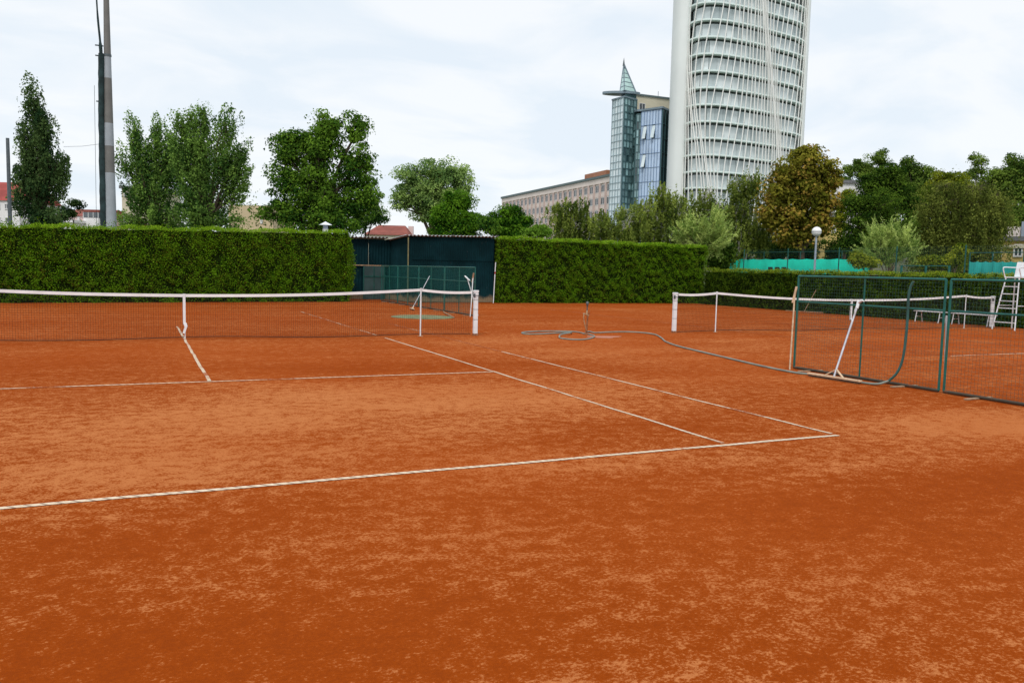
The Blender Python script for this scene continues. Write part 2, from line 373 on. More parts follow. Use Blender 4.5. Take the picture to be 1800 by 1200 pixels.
M['l_hill'] = leafmat('hillside_leaf', (0.109, 0.201, 0.032), (0.253, 0.356, 0.057), (0.032, 0.076, 0.015), .45, .3)
M['l_yellow'] = leafmat('yellowing_leaf', (0.176, 0.253, 0.018), (0.374, 0.396, 0.035), (0.055, 0.099, 0.011), .45, .5)
# buildings
M['pink_wall'] = plain('pinkish_render', (.76, .66, .60), .85, var=.06, scale=.3)
M['brick_pier'] = plain('brownish_pier', (.60, .46, .41), .9, var=.12, scale=.5)
M['spandrel'] = plain('pale_spandrel', (.72, .62, .57), .85, var=.08, scale=.4)
M['roof_teal'] = plain('teal_roof_edge', (.11, .15, .15), .6)
M['orange_brick'] = plain('orange_brick', (.38, .17, .10), .9, var=.15, scale=1)
M['cream'] = plain('cream_render', (.62, .56, .42), .85, var=.06, scale=.3, dirt=(.4, .34, .24), dirt_amt=.25)
M['beige'] = plain('beige_render', (.58, .46, .29), .9, var=.07, scale=.4, dirt=(.4, .3, .18), dirt_amt=.3)
M['yellow_wall'] = plain('yellow_render', (.62, .46, .16), .9, var=.07, scale=.4, dirt=(.45, .36, .2), dirt_amt=.3)
M['white_wall'] = plain('white_render', (.78, .76, .75), .9, var=.05, scale=.3)
M['pink_house'] = plain('pale_pink_render', (.72, .56, .53), .9, var=.06, scale=.4)
M['red_roof'] = plain('red_tiled_roof', (.30, .055, .045), .85, var=.2, scale=.6)
M['brown_roof'] = plain('brown_red_roof', (.24, .065, .045), .85, var=.22, scale=.8)
M['grey_roof'] = plain('grey_roof', (.16, .16, .17), .7)
M['frame_white'] = plain('white_window_frame', (.66, .66, .65), .6)
M['steel_teal'] = plain('teal_steel', (.07, .14, .15), .45, metal=.3)
M['steel_grey'] = plain('grey_blue_steel', (.20, .26, .30), .4, metal=.3)
M['steel_pale'] = plain('pale_steel', (.34, .43, .46), .4, metal=.2)
M['blue_joint'] = plain('blue_glass_joint', (.17, .26, .40), .4)
M['tower_white'] = plain('white_cladding', (.78, .81, .79), .55, var=.035, scale=.12)
M['tower_fin'] = plain('off_white_fin', (.84, .83, .79), .6, var=.03, scale=.3)
M['tower_slab'] = plain('pale_green_slab', (.74, .85, .82), .5, var=.03, scale=.3)
M['g_win'] = glassmat('window_glass', (.07, .08, .09), .1, .5)
M['g_tower'] = glassmat('pale_blind_glass', (.50, .59, .60), .12, .22, c2=(.77, .82, .82))
M['g_slab_shade'] = glassmat('slab_shade_strip', (.07, .095, .095), .15, .4)  # dark colour stands in for the slab's shadow and the ceiling void
M['g_stair'] = glassmat('teal_stair_glass', (.05, .15, .17), .06, .8, c2=(.36, .58, .60))
M['g_shaft'] = glassmat('pale_teal_glass', (.66, .80, .84), .08, .12, c2=(.82, .90, .92))
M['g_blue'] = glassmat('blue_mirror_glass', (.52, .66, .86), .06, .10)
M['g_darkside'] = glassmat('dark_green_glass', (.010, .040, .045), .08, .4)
M['g_spire'] = glassmat('pale_green_glass', (.55, .76, .73), .1, .1)

# ================================================================ THE SETTING
gb = MB(); n_ = 60
gx = np.linspace(-500, 600, n_+1); gy = np.linspace(-140, 800, n_+1)
def terr(x, y):
    # the ground rises to a wooded hill at the far right
    a = max(0.0, (x*math.cos(.95) * 0 + (x-48)/60.0)); b_ = max(0.0, min(1.0, (y+20)/60.0))
    return -0.012 + min(15.0, 6.5*a)*b_ if a > 0 else -0.012
for j in range(n_+1):
    for i in range(n_+1): gb.v.append((gx[i], gy[j], terr(gx[i], gy[j])))
for j in range(n_):
    for i in range(n_):
        k = j*(n_+1)+i; gb.f.append((k, k+1, k+n_+2, k+n_+1)); gb.mi.append(0)
tag(gb.build('ground', M['ground']), kind='structure')
clay = MB().add([(-26, -42, 0), (26.3, -42, 0), (26.3, 21, 0), (-26, 21, 0)], [(0, 1, 2, 3)]).build('clay_court', M['clay'])
tag(clay, kind='structure')
def court_lines(x0, wears):
    def strip(name, a, b, w, wear):
        ax = 0 if abs(b[0]-a[0]) > abs(b[1]-a[1]) else 1
        mb = MB(); n = 24; d = V(b[0]-a[0], b[1]-a[1]); L = np.linalg.norm(d); d /= L; p = V(-d[1], d[0])
        rr = random.Random(int(a[0]*7+a[1]*13))
        c = [V(*a)+d*L*i/n + p*(rr.uniform(-.008, .008) if 0 < i < n else 0) for i in range(n+1)]
        for i in range(n):
            q = [c[i]-p*w/2, c[i+1]-p*w/2, c[i+1]+p*w/2, c[i]+p*w/2]
            mb.add([(z[0], z[1], .004) for z in q], [(0, 1, 2, 3)])
        mb.build(name, make_line(name+'_tape', wear, ax), clay)
    W = wears
    strip('baseline', (x0-5.485, -11.885), (x0+5.485, -11.885), .055, W[0])
    strip('service_line', (x0-4.09, -6.40), (x0+4.09, -6.40), .05, W[1])
    strip('centre_line', (x0, -6.35), (x0, 3.6), .045, W[2])
    strip('singles_sideline', (x0+4.115, -11.80), (x0+4.115, -.3), .04, W[3])
    strip('doubles_sideline', (x0+5.485, -11.80), (x0+5.485, -3.6), .04, W[4])
    strip('doubles_sideline', (x0+5.485, -3.5), (x0+5.485, 4.2), .035, .60)
    strip('singles_sideline', (x0+4.115, .3), (x0+4.115, 10.2), .035, .53)
    if x0: strip('singles_sideline', (x0-4.115, -11.84), (x0-4.115, 11.8), .04, .62)
court_lines(0, (.31, .43, .45, .43, .45))
court_lines(18.52, (.5, .43, .66, .66, .66))

# ================================================================ COURT FURNITURE
def tennis_net(x0, label, hi, ends, seed):
    t = thing('tennis_net', label, 'tennis net', (x0, 0, 0), 'tennis nets across the clay courts')
    x1, x2 = ends
    def top(x):
        pts = [(-6.4, 1.05), (-5.03, 1.09), (0, .925), (5.03, 1.09), (6.4, 1.05)]
        u = x-x0
        for (a, ha), (b, hb) in zip(pts, pts[1:]):
            if a <= u <= b:
                k = (u-a)/(b-a); return ha+(hb-ha)*k - .045*math.sin(math.pi*k)*(1 if b-a > 2 else .7)
        return 1.05
    rr = random.Random(seed); cords = MB(); nx = int((x2-x1)/.045); rows = 21; w = .0021
    dep = lambda x, z: .012*math.sin(x*2.1)*math.sin(3*z)
    bot = lambda x: .035 + .02*math.sin(x*1.3+seed)
    for i in range(nx+1):
        x = x1+(x2-x1)*i/nx; zt = top(x)-.03; zb = bot(x)
        cords.tube([(x, dep(x, z), z) for z in np.linspace(zb, zt, 4)], w, 3)
    xs = np.linspace(x1, x2, 70)
    for j in range(rows):
        cords.tube([(x, dep(x, .5), bot(x)+(top(x)-.03-bot(x))*j/rows) for x in xs], w*(4 if j == 0 else 1), 3)
    cords.build('cord_mesh', M['net'], t)
    bd = MB(); xs = np.linspace(x1, x2, 120)
    for i in range(len(xs)-1):
        a, b = xs[i], xs[i+1]
        p = []
        for x in (a, b):
            z = top(x); p.append([(x, -.014, z-.058), (x, -.016, z), (x, .016, z), (x, .014, z-.058)])
        bd.add(p[0]+p[1], [(0, 4, 5, 1), (1, 5, 6, 2), (2, 6, 7, 3), (3, 7, 4, 0)])
    bd.build('top_band', M['band'], t)
    st = MB(); zc = top(x0)+.004
    st.bar((x0, -.020, zc-.002), (x0, -.022, .33), .05, .006, (0, 1, 0)); st.bar((x0, -.022, zc), (x0, .022, zc), .052, .006)
    st.bar((x0, .020, zc), (x0, .022, .30), .05, .006, (0, 1, 0))
    st.bar((x0+.012, -.026, .34), (x0+.03, -.04, .26), .055, .012, (0, 1, 0)); st.bar((x0+.035, -.035, .29), (x0-.018, -.05, .13), .045, .014, (0, 1, 0))
    st.bar((x0+.01, -.028, .17), (x0+.008, -.02, .02), .02, .006, (0, 1, 0))
    st.build('centre_strap', M['white'], t)
    return t
tennis_net(0, 'tennis net with white band spanning the near court', None, (-6.3, 6.28), 1)
tennis_net(18.52, 'tennis net on the farther court seen through the green divider', None, (12.22, 24.84), 2)
def net_post(x, label, band_cap=True):
    t = thing('net_post', label, 'net post', (x, 0, 0), 'white net posts')
    b = MB(); b.box((x, 0, .53), (.095, .095, 1.0)); b.build('shaft', M['white_dirty'], t, bevel=.012)
    c = MB(); c.box((x, 0, 1.045), (.115, .115, .05)); c.box((x, 0, .985), (.108, .108, .03)); c.build('cap', M['white'], t, bevel=.01)
    for z in (.84, .62, .38):
        r_ = MB(); r_.box((x, 0, z), (.1, .1, .008)); r_.build('strap', M['steel_dark'], t)
    r_ = MB(); r_.box((x-.05, -.04, .95), (.03, .05, .09)); r_.tube([(x-.03, -.07, .95), (x-.03, -.10, .95), (x+.03, -.11, .93)], .008, 6); r_.build('winder', M['steel_dark'], t)
    s = MB(); s.lathe((x, 0, 0), [(.075, 0), (.075, .012), (.062, .02), (.062, .05)], 14); s.build('socket', M['rust'], t)
net_post(6.4, 'white net post of the near court beside the water standpipe')
net_post(12.12, 'white net post of the farther court nearest the standpipe')
net_post(24.92, 'white net post beside the umpire chair')
def singles_stick(x, label):
    t = thing('singles_stick', label, 'net stick', (x, -.03, 0), 'singles sticks propping the nets')
    b = MB(); b.tube([(x, -.03, .005), (x, -.03, 1.09)], .0165, 8); b.build('rod', M['white'], t, smooth=True)
    c = MB(); c.box((x, -.03, .006), (.10, .06, .012)); c.build('foot', M['wood'], t)
    c = MB(); c.box((x, -.03, 1.098), (.04, .03, .014)); c.build('notch_head', M['white'], t)
singles_stick(5.03, 'thin white singles stick propping up the near net')
singles_stick(13.47, 'thin white singles stick near the left end of the farther net')
singles_stick(23.55, 'thin white singles stick near the umpire chair end of the farther net')

# ---- divider fence panels
def fence_panel(y0, y1, label, x=9.3, h=1.575, mid=True, near=True, feet=(.12, .62), cloth=False):
    t = thing('fence_panel', label, 'fence panel', (x, (y0+y1)/2, 0), 'green wire divider panels')
    g = M['green_paint']; r = .0185
    for nm, z, mt, rr in (('top_rail', h, g, .018), ('middle_rail', 1.145, g, .014), ('bottom_rail', .028, M['rail_dirty'], .022)):
        MB().tube([(x, y0, z), (x, y1, z)], rr, 8).build(nm, mt, t, smooth=True)
    for y, rr in ((y0, r), (y1, r)):
        MB().tube([(x, y, .03), (x, y, h)], rr, 8).build('post', g, t, smooth=True)
    MB().tube([(x+.002, (y0+y1)/2, .04), (x+.002, (y0+y1)/2, h)], .014, 8).build('middle_post', g, t, smooth=True)
    w = MB(); n = int(abs(y1-y0)/.05); k = int((h-.05)/.05); wr = .0014 if near else .002
    for i in range(1, n):
        y = y0+(y1-y0)*i/n; w.tube([(x-.012, y, .05), (x-.012+.004*math.sin(i), y, .8), (x-.012, y, h)], wr, 3)
    for j in range(1, k):
        z = .05+(h-.05)*j/k; w.tube([(x-.014, y0, z), (x-.014, (y0+y1)/2, z-.004), (x-.014, y1, z)], wr, 3)
    w.build('wire_mesh', M['wire'] if near else M['wire_teal'], t)
    for fy in feet:
        y = y0+(y1-y0)*fy; f = MB(); f.bar((x-.27, y, .012), (x+.27, y+.02, .012), .05, .016); f.build('foot', M['wood'], t)
    return t
fence_panel(-7.31, -10.07, 'green wire divider panel with a hose hung over it', feet=(.14, .80))
fence_panel(-10.15, -12.91, 'nearest green wire divider panel cut by the right picture edge', feet=(.19, .8))
fence_panel(7.2, 10.13, 'far green wire divider panel whose end stands behind the near net post', near=False, h=1.62)
fence_panel(10.19, 13.12, 'second far green divider panel counted from the near net post', near=False, h=1.62)
fence_panel(13.18, 16.0, 'third far green divider panel in front of the corrugated shed', near=False, h=1.62)
fence_panel(16.06, 18.6, 'last far green divider panel standing in the shed recess', near=False, h=1.62)
# white slat standing between the two near panels
t = MB().bar((9.36, -10.11, .01), (9.33, -10.09, 1.08), .022, .02); 
tag(t.build('white_stake', M['white'], origin=(9.36, -10.11, 0)), 'thin white slat standing between the two near divider panels', 'slat')

# ---- court tools
def drag_tool(name, label, base, top, head_dir, head_len, mat_h, mat_s, head_at='bottom', head_h=.03, brace=True, group='court brushes and scrapers', r=.014, cat='court brush'):
    base, top = V(*base), V(*top); t = thing(name, label, cat, base, group)
    MB().tube([base, base*.5+top*.5+V(.004, .004, 0), top], r, 8).build('handle', mat_s, t, smooth=True)
    hd = V(*head_dir); hd = hd/np.linalg.norm(hd); c = base if head_at == 'bottom' else top
    h = MB()
    h.bar(c-hd*head_len/2, c+hd*head_len/2, .05, head_h); h.build('head', mat_h, t, bevel=.006)
    if brace and head_at == 'bottom':
        b = MB(); u = (top-base)/np.linalg.norm(top-base)
        for s in (-1, 1): b.bar(c+hd*s*head_len*.17+V(0, 0, head_h*.4), c+u*.13, .03, .012)
        b.build('brace', mat_h, t)
        bs = MB(); bs.bar(c-hd*head_len*.48+V(0, 0, -head_h*.5-.012), c+hd*head_len*.48+V(0, 0, -head_h*.5-.012), .03, .025); bs.build('bristles', M['rail_dirty'], t)
    return t
drag_tool('court_brush', 'push brush with metal handle leaning on the hose-hung divider panel', (8.80, -8.66, .05), (9.27, -8.62, 1.19), (.07, -.94, 0), .98, M['wood_light'], M['alu'], r=.0165)
tb = thing('grip_rag', 'white rag knotted on the metal brush handle', 'rag', (9.24, -8.62, 1.1))
b = MB(); b.tube([(9.235, -8.625, 1.10), (9.262, -8.62, 1.17), (9.27, -8.615, 1.215)], [.024, .027, .022], 7); b.build('wrap', M['white'], tb, smooth=True)
b = MB(); b.tube([(9.262, -8.63, 1.19), (9.25, -8.70, 1.225), (9.25, -8.745, 1.215)], [.022, .017, .010], 6); b.tube([(9.25, -8.625, 1.16), (9.225, -8.60, 1.06), (9.22, -8.60, .99)], [.018, .014, .008], 6); b.build('tails', M['white'], tb, smooth=True)
drag_tool('scraper', 'wooden scraper standing head up at the end of the divider panel', (9.12, -7.40, 0), (9.26, -7.28, 1.26), (.10, -.16, 1), .28, M['wood_light'], M['wood_light'], 'top', .035, cat='scraper')
drag_tool('court_brush', 'long brush leaning against the far low hedge behind the net', (25.55, 9.0, .05), (25.92, 8.75, 1.0), (.3, -.95, 0), 1.75, M['wood'], M['wood'], brace=False)
drag_tool('court_brush', 'brush leaning on the second far divider panel', (8.35, 11.0, .05), (9.22, 11.6, 1.26), (.1, .9, 0), .75, M['wood_light'], M['alu'])
drag_tool('scraper', 'white scraper head up at the end of the far divider beside the net post', (9.05, 6.95, 0), (9.2, 7.15, 1.28), (.05, -.3, 1), .32, M['wood'], M['white'], 'top', .03, r=.016, cat='scraper')
drag_tool('scraper', 'slanting white scraper beside the end of the far divider', (9.55, 7.5, 0), (9.24, 7.75, 1.25), (-.2, .55, .35), .30, M['white'], M['white'], 'top', .03, r=.016, cat='scraper')
t = MB().tube([(8.2, 6.2, .03), (8.75, 8.5, .03), (9.0, 9.4, .035)], .02, 6)
tag(t.build('wooden_pole', M['wood'], origin=(8.5, 7.5, 0), smooth=True), 'wooden pole lying on the clay by the far divider', 'pole')
t = MB(); t.lathe((7.4, 6.9, .004), [(.0, 0), (1.02, 0), (1.0, .012), (.6, .018), (0, .02)], 28)
tag(t.build('ground_cover', M['mat'], origin=(7.4, 6.9, 0)), 'faded green round cover lying on the clay behind the near net', 'cover')

# ---- standpipe and hose
sp = thing('water_standpipe', 'rusty water standpipe with lever handle between the courts', 'standpipe', (9.32, -.2, 0))
x, y = 9.32, -.2
MB().tube([(x, y, 0), (x, y, .12), (x+.012, y, .3), (x+.03, y, .54)], [.028, .026, .022, .020], 10).build('riser', M['rust'], sp, smooth=True)
MB().tube([(x-.01, y-.01, .12), (x-.055, y-.02, .22), (x-.095, y-.02, .36), (x-.105, y-.02, .46), (x-.085, y-.01, .525)], .013, 8).build('bypass_pipe', M['brass'], sp, smooth=True)
MB().tube([(x-.105, y-.01, .525), (x-.05, y, .515), (x+.0, y, .49), (x+.045, y, .475)], [.02, .02, .022, .024], 8).build('elbow', M['brass'], sp, smooth=True)
MB().tube([(x-.005, y, .49), (x-.002, y, .55), (x, y, .60)], [.022, .026, .022], 8).build('valve_body', M['brass'], sp, smooth=True)
MB().tube([(x, y, .60), (x+.002, y, .70)], .016, 8).build('spindle', M['steel_dark'], sp, smooth=True)
MB().lathe((x+.003, y, .69), [(.012, 0), (.022, .03), (.034, .07), (.036, .1), (.026, .13), (.0, .14)], 12).build('handle', M['steel_dark'], sp, smooth=True)
MB().tube([(x+.05, y, .46), (x+.06, y, .52), (x+.075, y, .60)], .008, 6).build('lever', M['rust'], sp, smooth=True)
MB().lathe((x, y, 0), [(.09, .0), (.085, .015), (.045, .025), (.04, .04)], 14).build('base_flange', M['rust'], sp, smooth=True)
def spline(P, n=8):
    P = [V(*p) for p in P]; out = []
    Q = [P[0]*2-P[1]] + P + [P[-1]*2-P[-2]]
    for i in range(1, len(Q)-2):
        for k in range(n):
            t = k/n; a, b, c, d = Q[i-1], Q[i], Q[i+1], Q[i+2]
            out.append(.5*((2*b)+(c-a)*t+(2*a-5*b+4*c-d)*t*t+(3*b-a-3*c+d)*t**3))
    return out+[P[-1]]
hz = .017
hp = [(1027, 586), (1012, 583), (985, 582), (950, 582), (922, 583.5), (918, 585.5), (930, 587), (955, 586.5), (982, 585), (1003, 584.5), (1001, 587.5), (986, 590.5), (984, 593.5), (1000, 596), (1025, 596.5), (1042, 593), (1044, 590), (1036, 587.5), (1029, 584.5), (1036, 582.5), (1046, 584.5), (1070, 583.5), (1100, 583.0), (1130, 584.5), (1152, 588), (1163, 594), (1170, 600), (1190, 607.5), (1220, 615), (1260, 624.5), (1300, 634), (1350, 645.5), (1400, 655)]
pp = [gnd(a, b, hz) for a, b in hp]
pp = [V(p[0], p[1], hz) for p in pp]
for i in (10, 11): pp[i][2] += .034
ho = thing('garden_hose', 'grey green hose coiled at the standpipe and hung over the divider', 'hose', (pp[22][0], pp[22][1], 0))
tail = [V(8.95, -9.12, hz), V(8.99, -9.32, .03), V(9.05, -9.45, .09), V(9.11, -9.53, .22), V(9.17, -9.56, .42), V(9.22, -9.55, .75), V(9.25, -9.53, 1.05), V(9.255, -9.52, 1.30), V(9.265, -9.535, 1.45), V(9.275, -9.57, 1.535)]
lay = [V(8.93, -8.10, hz), V(8.92, -8.5, hz), V(8.93, -8.85, hz)]
MB().tube(spline(pp+lay+tail[:3], 7), hz, 8).build('ground_run', M['hose'], ho, smooth=True)
MB().tube(spline(tail[2:], 8), .0185, 8).build('hung_end', M['hose_green'], ho, smooth=True)
t = MB(); pc = gnd(1062, 592); t.lathe((pc[0], pc[1], .0035), [(0, 0), (.42, 0), (.40, .002), (0, .002)], 22)
for i, v in enumerate(t.v):
    a = math.atan2(v[1]-pc[1], v[0]-pc[0]); k = 1+.25*math.sin(3*a+1)+.12*math.sin(7*a); t.v[i] = (pc[0]+(v[0]-pc[0])*k, pc[1]+(v[1]-pc[1])*k*.7, v[2])
tag(t.build('damp_patch', M['puddle'], origin=(pc[0], pc[1], 0)), kind='structure')

# ---- umpire chair
uc = thing('umpire_chair', 'tall white umpire chair with ladder at the right picture edge', 'umpire chair', (25.0, -.65, 0))
wm = M['white']; X0, XT = 24.6, 24.86
ft = [((X0, -.26, 0), (XT, -.43, 1.68)), ((X0, -1.02, 0), (XT, -.87, 1.68))]
for a, b in ft: MB().tube([a, b], .022, 8).build('leg', wm, uc, smooth=True)
for a, b in [((25.62, -.24, 0), (25.32, -.43, 1.66)), ((25.62, -1.04, 0), (25.32, -.87, 1.66))]: MB().tube([a, b], .022, 8).build('leg', wm, uc, smooth=True)
for z in (.24, .70, .93, 1.16, 1.40):
    k = z/1.68; xx = X0+(XT-X0)*k; MB().bar((xx, -.26-.17*k, z), (xx, -1.02+.15*k, z), .05, .026).build('rung', wm, uc)
for y in (-.34, -.95):
    k = .5; MB().tube([(X0+.10, y, .78), (25.5, y, .78)], .014, 8).build('brace', wm, uc, smooth=True)
MB().box((25.08, -.65, 1.695), (.50, .52, .035)).build('seat', wm, uc, bevel=.012)
MB().hexa([(25.30, -.90, 1.72), (25.34, -.90, 1.72), (25.34, -.40, 1.72), (25.30, -.40, 1.72), (25.40, -.90, 2.2), (25.44, -.90, 2.2), (25.44, -.40, 2.2), (25.40, -.40, 2.2)]).build('backrest', wm, uc, bevel=.01)
for y in (-.38, -.92):
    MB().tube(spline([(24.88, y, 1.69), (24.80, y, 1.86), (24.76, y, 1.985), (24.83, y, 2.02), (25.1, y, 2.02), (25.38, y, 2.02)], 5), .019, 8).build('armrest', wm, uc, smooth=True)
def bench(y0, y1, x, label):
    t = thing('bench', label, 'bench', (x, (y0+y1)/2, 0), 'white benches along the low hedge')
    for dx_ in (-.11, 0, .11):
        MB().bar((x+dx_, y0, .40), (x+dx_, y1, .40), .085, .03).build('seat_slat', M['white_dirty'], t)
    for yy in (y0+.12*(1 if y1 > y0 else -1), y1-.12*(1 if y1 > y0 else -1)):
        for dx_ in (-.15, .15): MB().tube([(x+dx_*1.3, yy, 0), (x+dx_*.8, yy, .385)], .017, 8).build('leg', M['white_dirty'], t, smooth=True)
        MB().tube([(x-.16, yy, .2), (x+.16, yy, .2)], .012, 6).build('stretcher', M['white_dirty'], t)
bench(3.35, 2.15, 25.5, 'short white bench by the low hedge seen through the hose-hung panel')
bench(1.85, .30, 25.5, 'longer white bench by the low hedge beside the umpire chair')

# ================================================================ HEDGES
def hedge(name, label, path, hts, thick, seed, lm, tm, dens=1250, top_dens=800, size=.056, end_round=False, shoot=.14):
    """path: front foot line (viewed from the court); thick goes away from the court"""
    rng = np.random.default_rng(seed); p0, p1 = V(*path[0], 0), V(*path[1], 0)
    t = thing(name, label, 'hedge', (p0+p1)/2, 'clipped hedges round the courts')
    d = p1-p0; L = np.linalg.norm(d); d /= L; nrm = V(d[1], -d[0], 0)
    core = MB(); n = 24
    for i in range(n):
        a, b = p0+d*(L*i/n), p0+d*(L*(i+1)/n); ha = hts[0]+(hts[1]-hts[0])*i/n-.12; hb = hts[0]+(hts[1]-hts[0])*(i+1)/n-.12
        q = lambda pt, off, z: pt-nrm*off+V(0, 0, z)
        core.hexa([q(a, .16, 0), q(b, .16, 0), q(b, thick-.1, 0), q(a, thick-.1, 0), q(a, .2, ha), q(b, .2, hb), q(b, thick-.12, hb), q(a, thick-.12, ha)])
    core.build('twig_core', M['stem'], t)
    def surf(u, z):  # lumps of the clipped face
        return .07*np.sin(u*1.9+seed)*np.sin(z*2.3+seed*2) + .05*np.sin(u*5.1+z*3.0) + .035*np.sin(u*11+z*9+seed)
    nf = int(L*max(hts)*dens); u = rng.random(nf)*L; zz = rng.random(nf); ht = hts[0]+(hts[1]-hts[0])*u/L; z = zz*ht
    # clumps: pull leaves toward clump centres so that gaps stay dark
    nc = int(L*max(hts)*26); cu = rng.random(nc)*L; cz = rng.random(nc)
    k = rng.integers(0, nc, nf); cl = rng.random(nf) < .72
    u = np.where(cl, cu[k]+rng.normal(0, .075, nf), u); z = np.where(cl, cz[k]*ht+rng.normal(0, .055, nf), z); z = np.clip(z, .01, ht)
    cp = rng.normal(0, .05, nc)
    off = -surf(u, z) + np.where(cl, cp[k], .07) + rng.exponential(.035, nf)
    pos = p0 + d*u[:, None] - nrm*off[:, None]; pos[:, 2] = z
    leaves('leaf_face', lm, t, pos, size, rng, nrm*.8+V(0, 0, .45), .45, .6)
    nt_ = int(L*thick*top_dens); u = rng.random(nt_)*L; w = rng.random(nt_)*thick - .05; ht = hts[0]+(hts[1]-hts[0])*u/L
    wob = .04*np.sin(u*2.3+seed)+.03*np.sin(u*6.1)
    pos = p0 + d*u[:, None] - nrm*w[:, None]; pos[:, 2] = ht-.10+wob+rng.random(nt_)**1.8*shoot
    leaves('top_shoots', tm, t, pos, size*1.1, rng, None, 0, .38, V(0, 0, 1), .55)
    # ends
    for e, sgn in ((p0, -1), (p1, 1)):
        ne = int(thick*max(hts)*dens*.8); w = rng.random(ne)*thick; z = rng.random(ne)*(hts[0] if sgn < 0 else hts[1])
        bulge = (.28*np.sin(np.clip(z/max(hts), 0, 1)*math.pi*1.05) if end_round and sgn > 0 else 0*z)
        pos = e - nrm*w[:, None] + d*(sgn*(.02+rng.exponential(.03, ne)+bulge))[:, None]; pos[:, 2] = z
        leaves('end_leaves', lm, t, pos, size, rng, d*sgn*.8+V(0, 0, .4), .4, .6)
        if end_round and sgn > 0:
            nb = 2500; w = rng.random(nb)*thick; z = rng.random(nb)*hts[1]; s = rng.random(nb)
            pos = e - nrm*(w*.2+rng.random(nb)*.1)[:, None] + d*(s*.3*np.sin(z/hts[1]*math.pi*1.05))[:, None]; pos[:, 2] = z
            leaves('end_leaves', lm, t, pos, size, rng, nrm, .4, .6)
    return t
hedge('hedge', 'tall clipped hedge behind the near court left of the shed', ((-13.5, 14.0), (7.55, 17.7)), (2.52, 3.09), 1.1, 3, M['l_hedge'], M['l_shoot'], end_round=True)
hedge('hedge', 'tall clipped hedge behind the standpipe right of the shed', ((14.55, 17.0), (26.9, 17.6)), (3.1, 3.08), 1.1, 5, M['l_hedge'], M['l_shoot'], end_round=False)
hedge('hedge', 'low dark hedge along the far side behind the umpire chair', ((26.15, 16.9), (26.0, -5.5)), (1.83, 1.76), .9, 8, M['l_low'], M['l_lowtop'], dens=1050, shoot=.15)

# ================================================================ SHED
sh = thing('corrugated_shed', 'dark green corrugated metal shed between the two tall hedges', 'shed', (11.5, 18.5, 0))
def corrugated(name, a, b, z0, z1a, z1b, mat, amp=.018, pitch=.09, nsub=6):
    a, b = V(*a, 0), V(*b, 0); d = b-a; L = np.linalg.norm(d); d /= L; nn = V(d[1], -d[0], 0); n = int(L/pitch*nsub/2)*2; mb = MB(); vs = []; fs = []
    for i in range(n+1):
        s = L*i/n; o = amp*math.sin(2*math.pi*s/pitch); p = a+d*s+nn*o; zt = z1a+(z1b-z1a)*i/n
        vs += [(p[0], p[1], z0), (p[0], p[1], zt)]
    fs = [(2*i, 2*i+2, 2*i+3, 2*i+1) for i in range(n)]
    mb.add(vs, fs); return mb.build(name, mat, sh)
k = 0
for xa, xb in ((10.2, 11.22), (11.225, 12.245), (12.25, 13.27), (13.275, 14.32)):
    za, zb = 2.93+(xa-10.2)*.02, 2.93+(xb-10.2)*.02
    corrugated('wall_sheet', (xa, 17.3), (xb, 17.3), .03, za, zb, M['shed'])
for xa, xb in ((6.9, 8.0), (8.005, 9.1), (9.105, 10.2)):
    corrugated('wall_sheet', (xa, 20.2), (xb, 20.2), .03, 2.86, 2.86, M['shed'], .012, .14)
corrugated('wall_sheet', (10.2, 20.2), (10.2, 17.3), .03, 2.9, 2.93, M['shed'])
corrugated('wall_sheet', (14.34, 17.3), (14.34, 22.0), .03, 3.0, 2.9, M['shed'])
def roof_sheet(x0, x1, y0, y1, z00, z10, drop):
    mb = MB(); n = int((x1-x0)/.177*10); vs = []; fs = []; prng = random.Random(4)
    for i in range(n+1):
        x_ = x0+(x1-x0)*i/n; w = .028*math.sin(2*math.pi*(x_-x0)/.177); z = z00+(z10-z00)*i/n+w
        for yy, dz in ((y0, 0), (y1, drop)):
            vs += [(x_, yy, z+dz), (x_, yy, z+dz+.012)]
    for i in range(n):
        a, b = i*4, (i+1)*4
        fs += [(a, b, b+1, a+1), (a+1, b+1, b+3, a+3), (a, a+2, b+2, b), (a+2, a+3, b+3, b+2)]
    return mb.add(vs, fs).build('roof_sheet', M['roof_fibre'], sh)
roof_sheet(10.0, 12.2, 17.14, 22, 2.99, 3.035, -.22); roof_sheet(12.22, 14.45, 17.14, 22, 3.04, 3.085, -.22)
roof_sheet(6.8, 8.6, 19.9, 23, 2.90, 2.93, -.2); roof_sheet(8.62, 10.1, 19.9, 23, 2.93, 2.96, -.2)
MB().tube([(10.12, 17.2, .02), (10.12, 17.2, 2.9)], .028, 8).build('downpipe', plain('mossy_pipe', (.20, .19, .09), .8), sh, smooth=True)
MB().bar((10.3, 17.262, 1.95), (14.3, 17.262, 1.97), .02, .03).build('wall_rail', M['shed'], sh)
MB().bar((7.0, 20.14, 1.62), (10.1, 20.14, 1.62), .03, .05).build('wall_rail', M['wood'], sh)
MB().bar((7.9, 20.13, .03), (7.9, 20.13, 1.6), .05, .04).build('batten', M['wood'], sh)
dr = MB(); dr.box((9.35, 20.12, .80), (1.0, .04, 1.56)); dr = dr.build('door', plain('grey_green_door', (.035, .075, .075), .7, dirt=(.10, .12, .11), scale=2), sh)
for xx in (8.85, 9.35, 9.85): MB().box((xx, 20.09, .80), (.05, .02, 1.56)).build('door_stile', M['green_dark'], dr)
MB().box((9.35, 20.089, 1.10), (.95, .018, .06)).build('door_rail', M['green_dark'], dr)
t = thing('white_pole', 'white pole with red band standing where shed meets hedge', 'pole', (14.28, 17.05, 0))
MB().tube([(14.24, 17.05, 0), (14.33, 17.08, 1.9)], .022, 8).build('rod', M['white_dirty'], t, smooth=True)
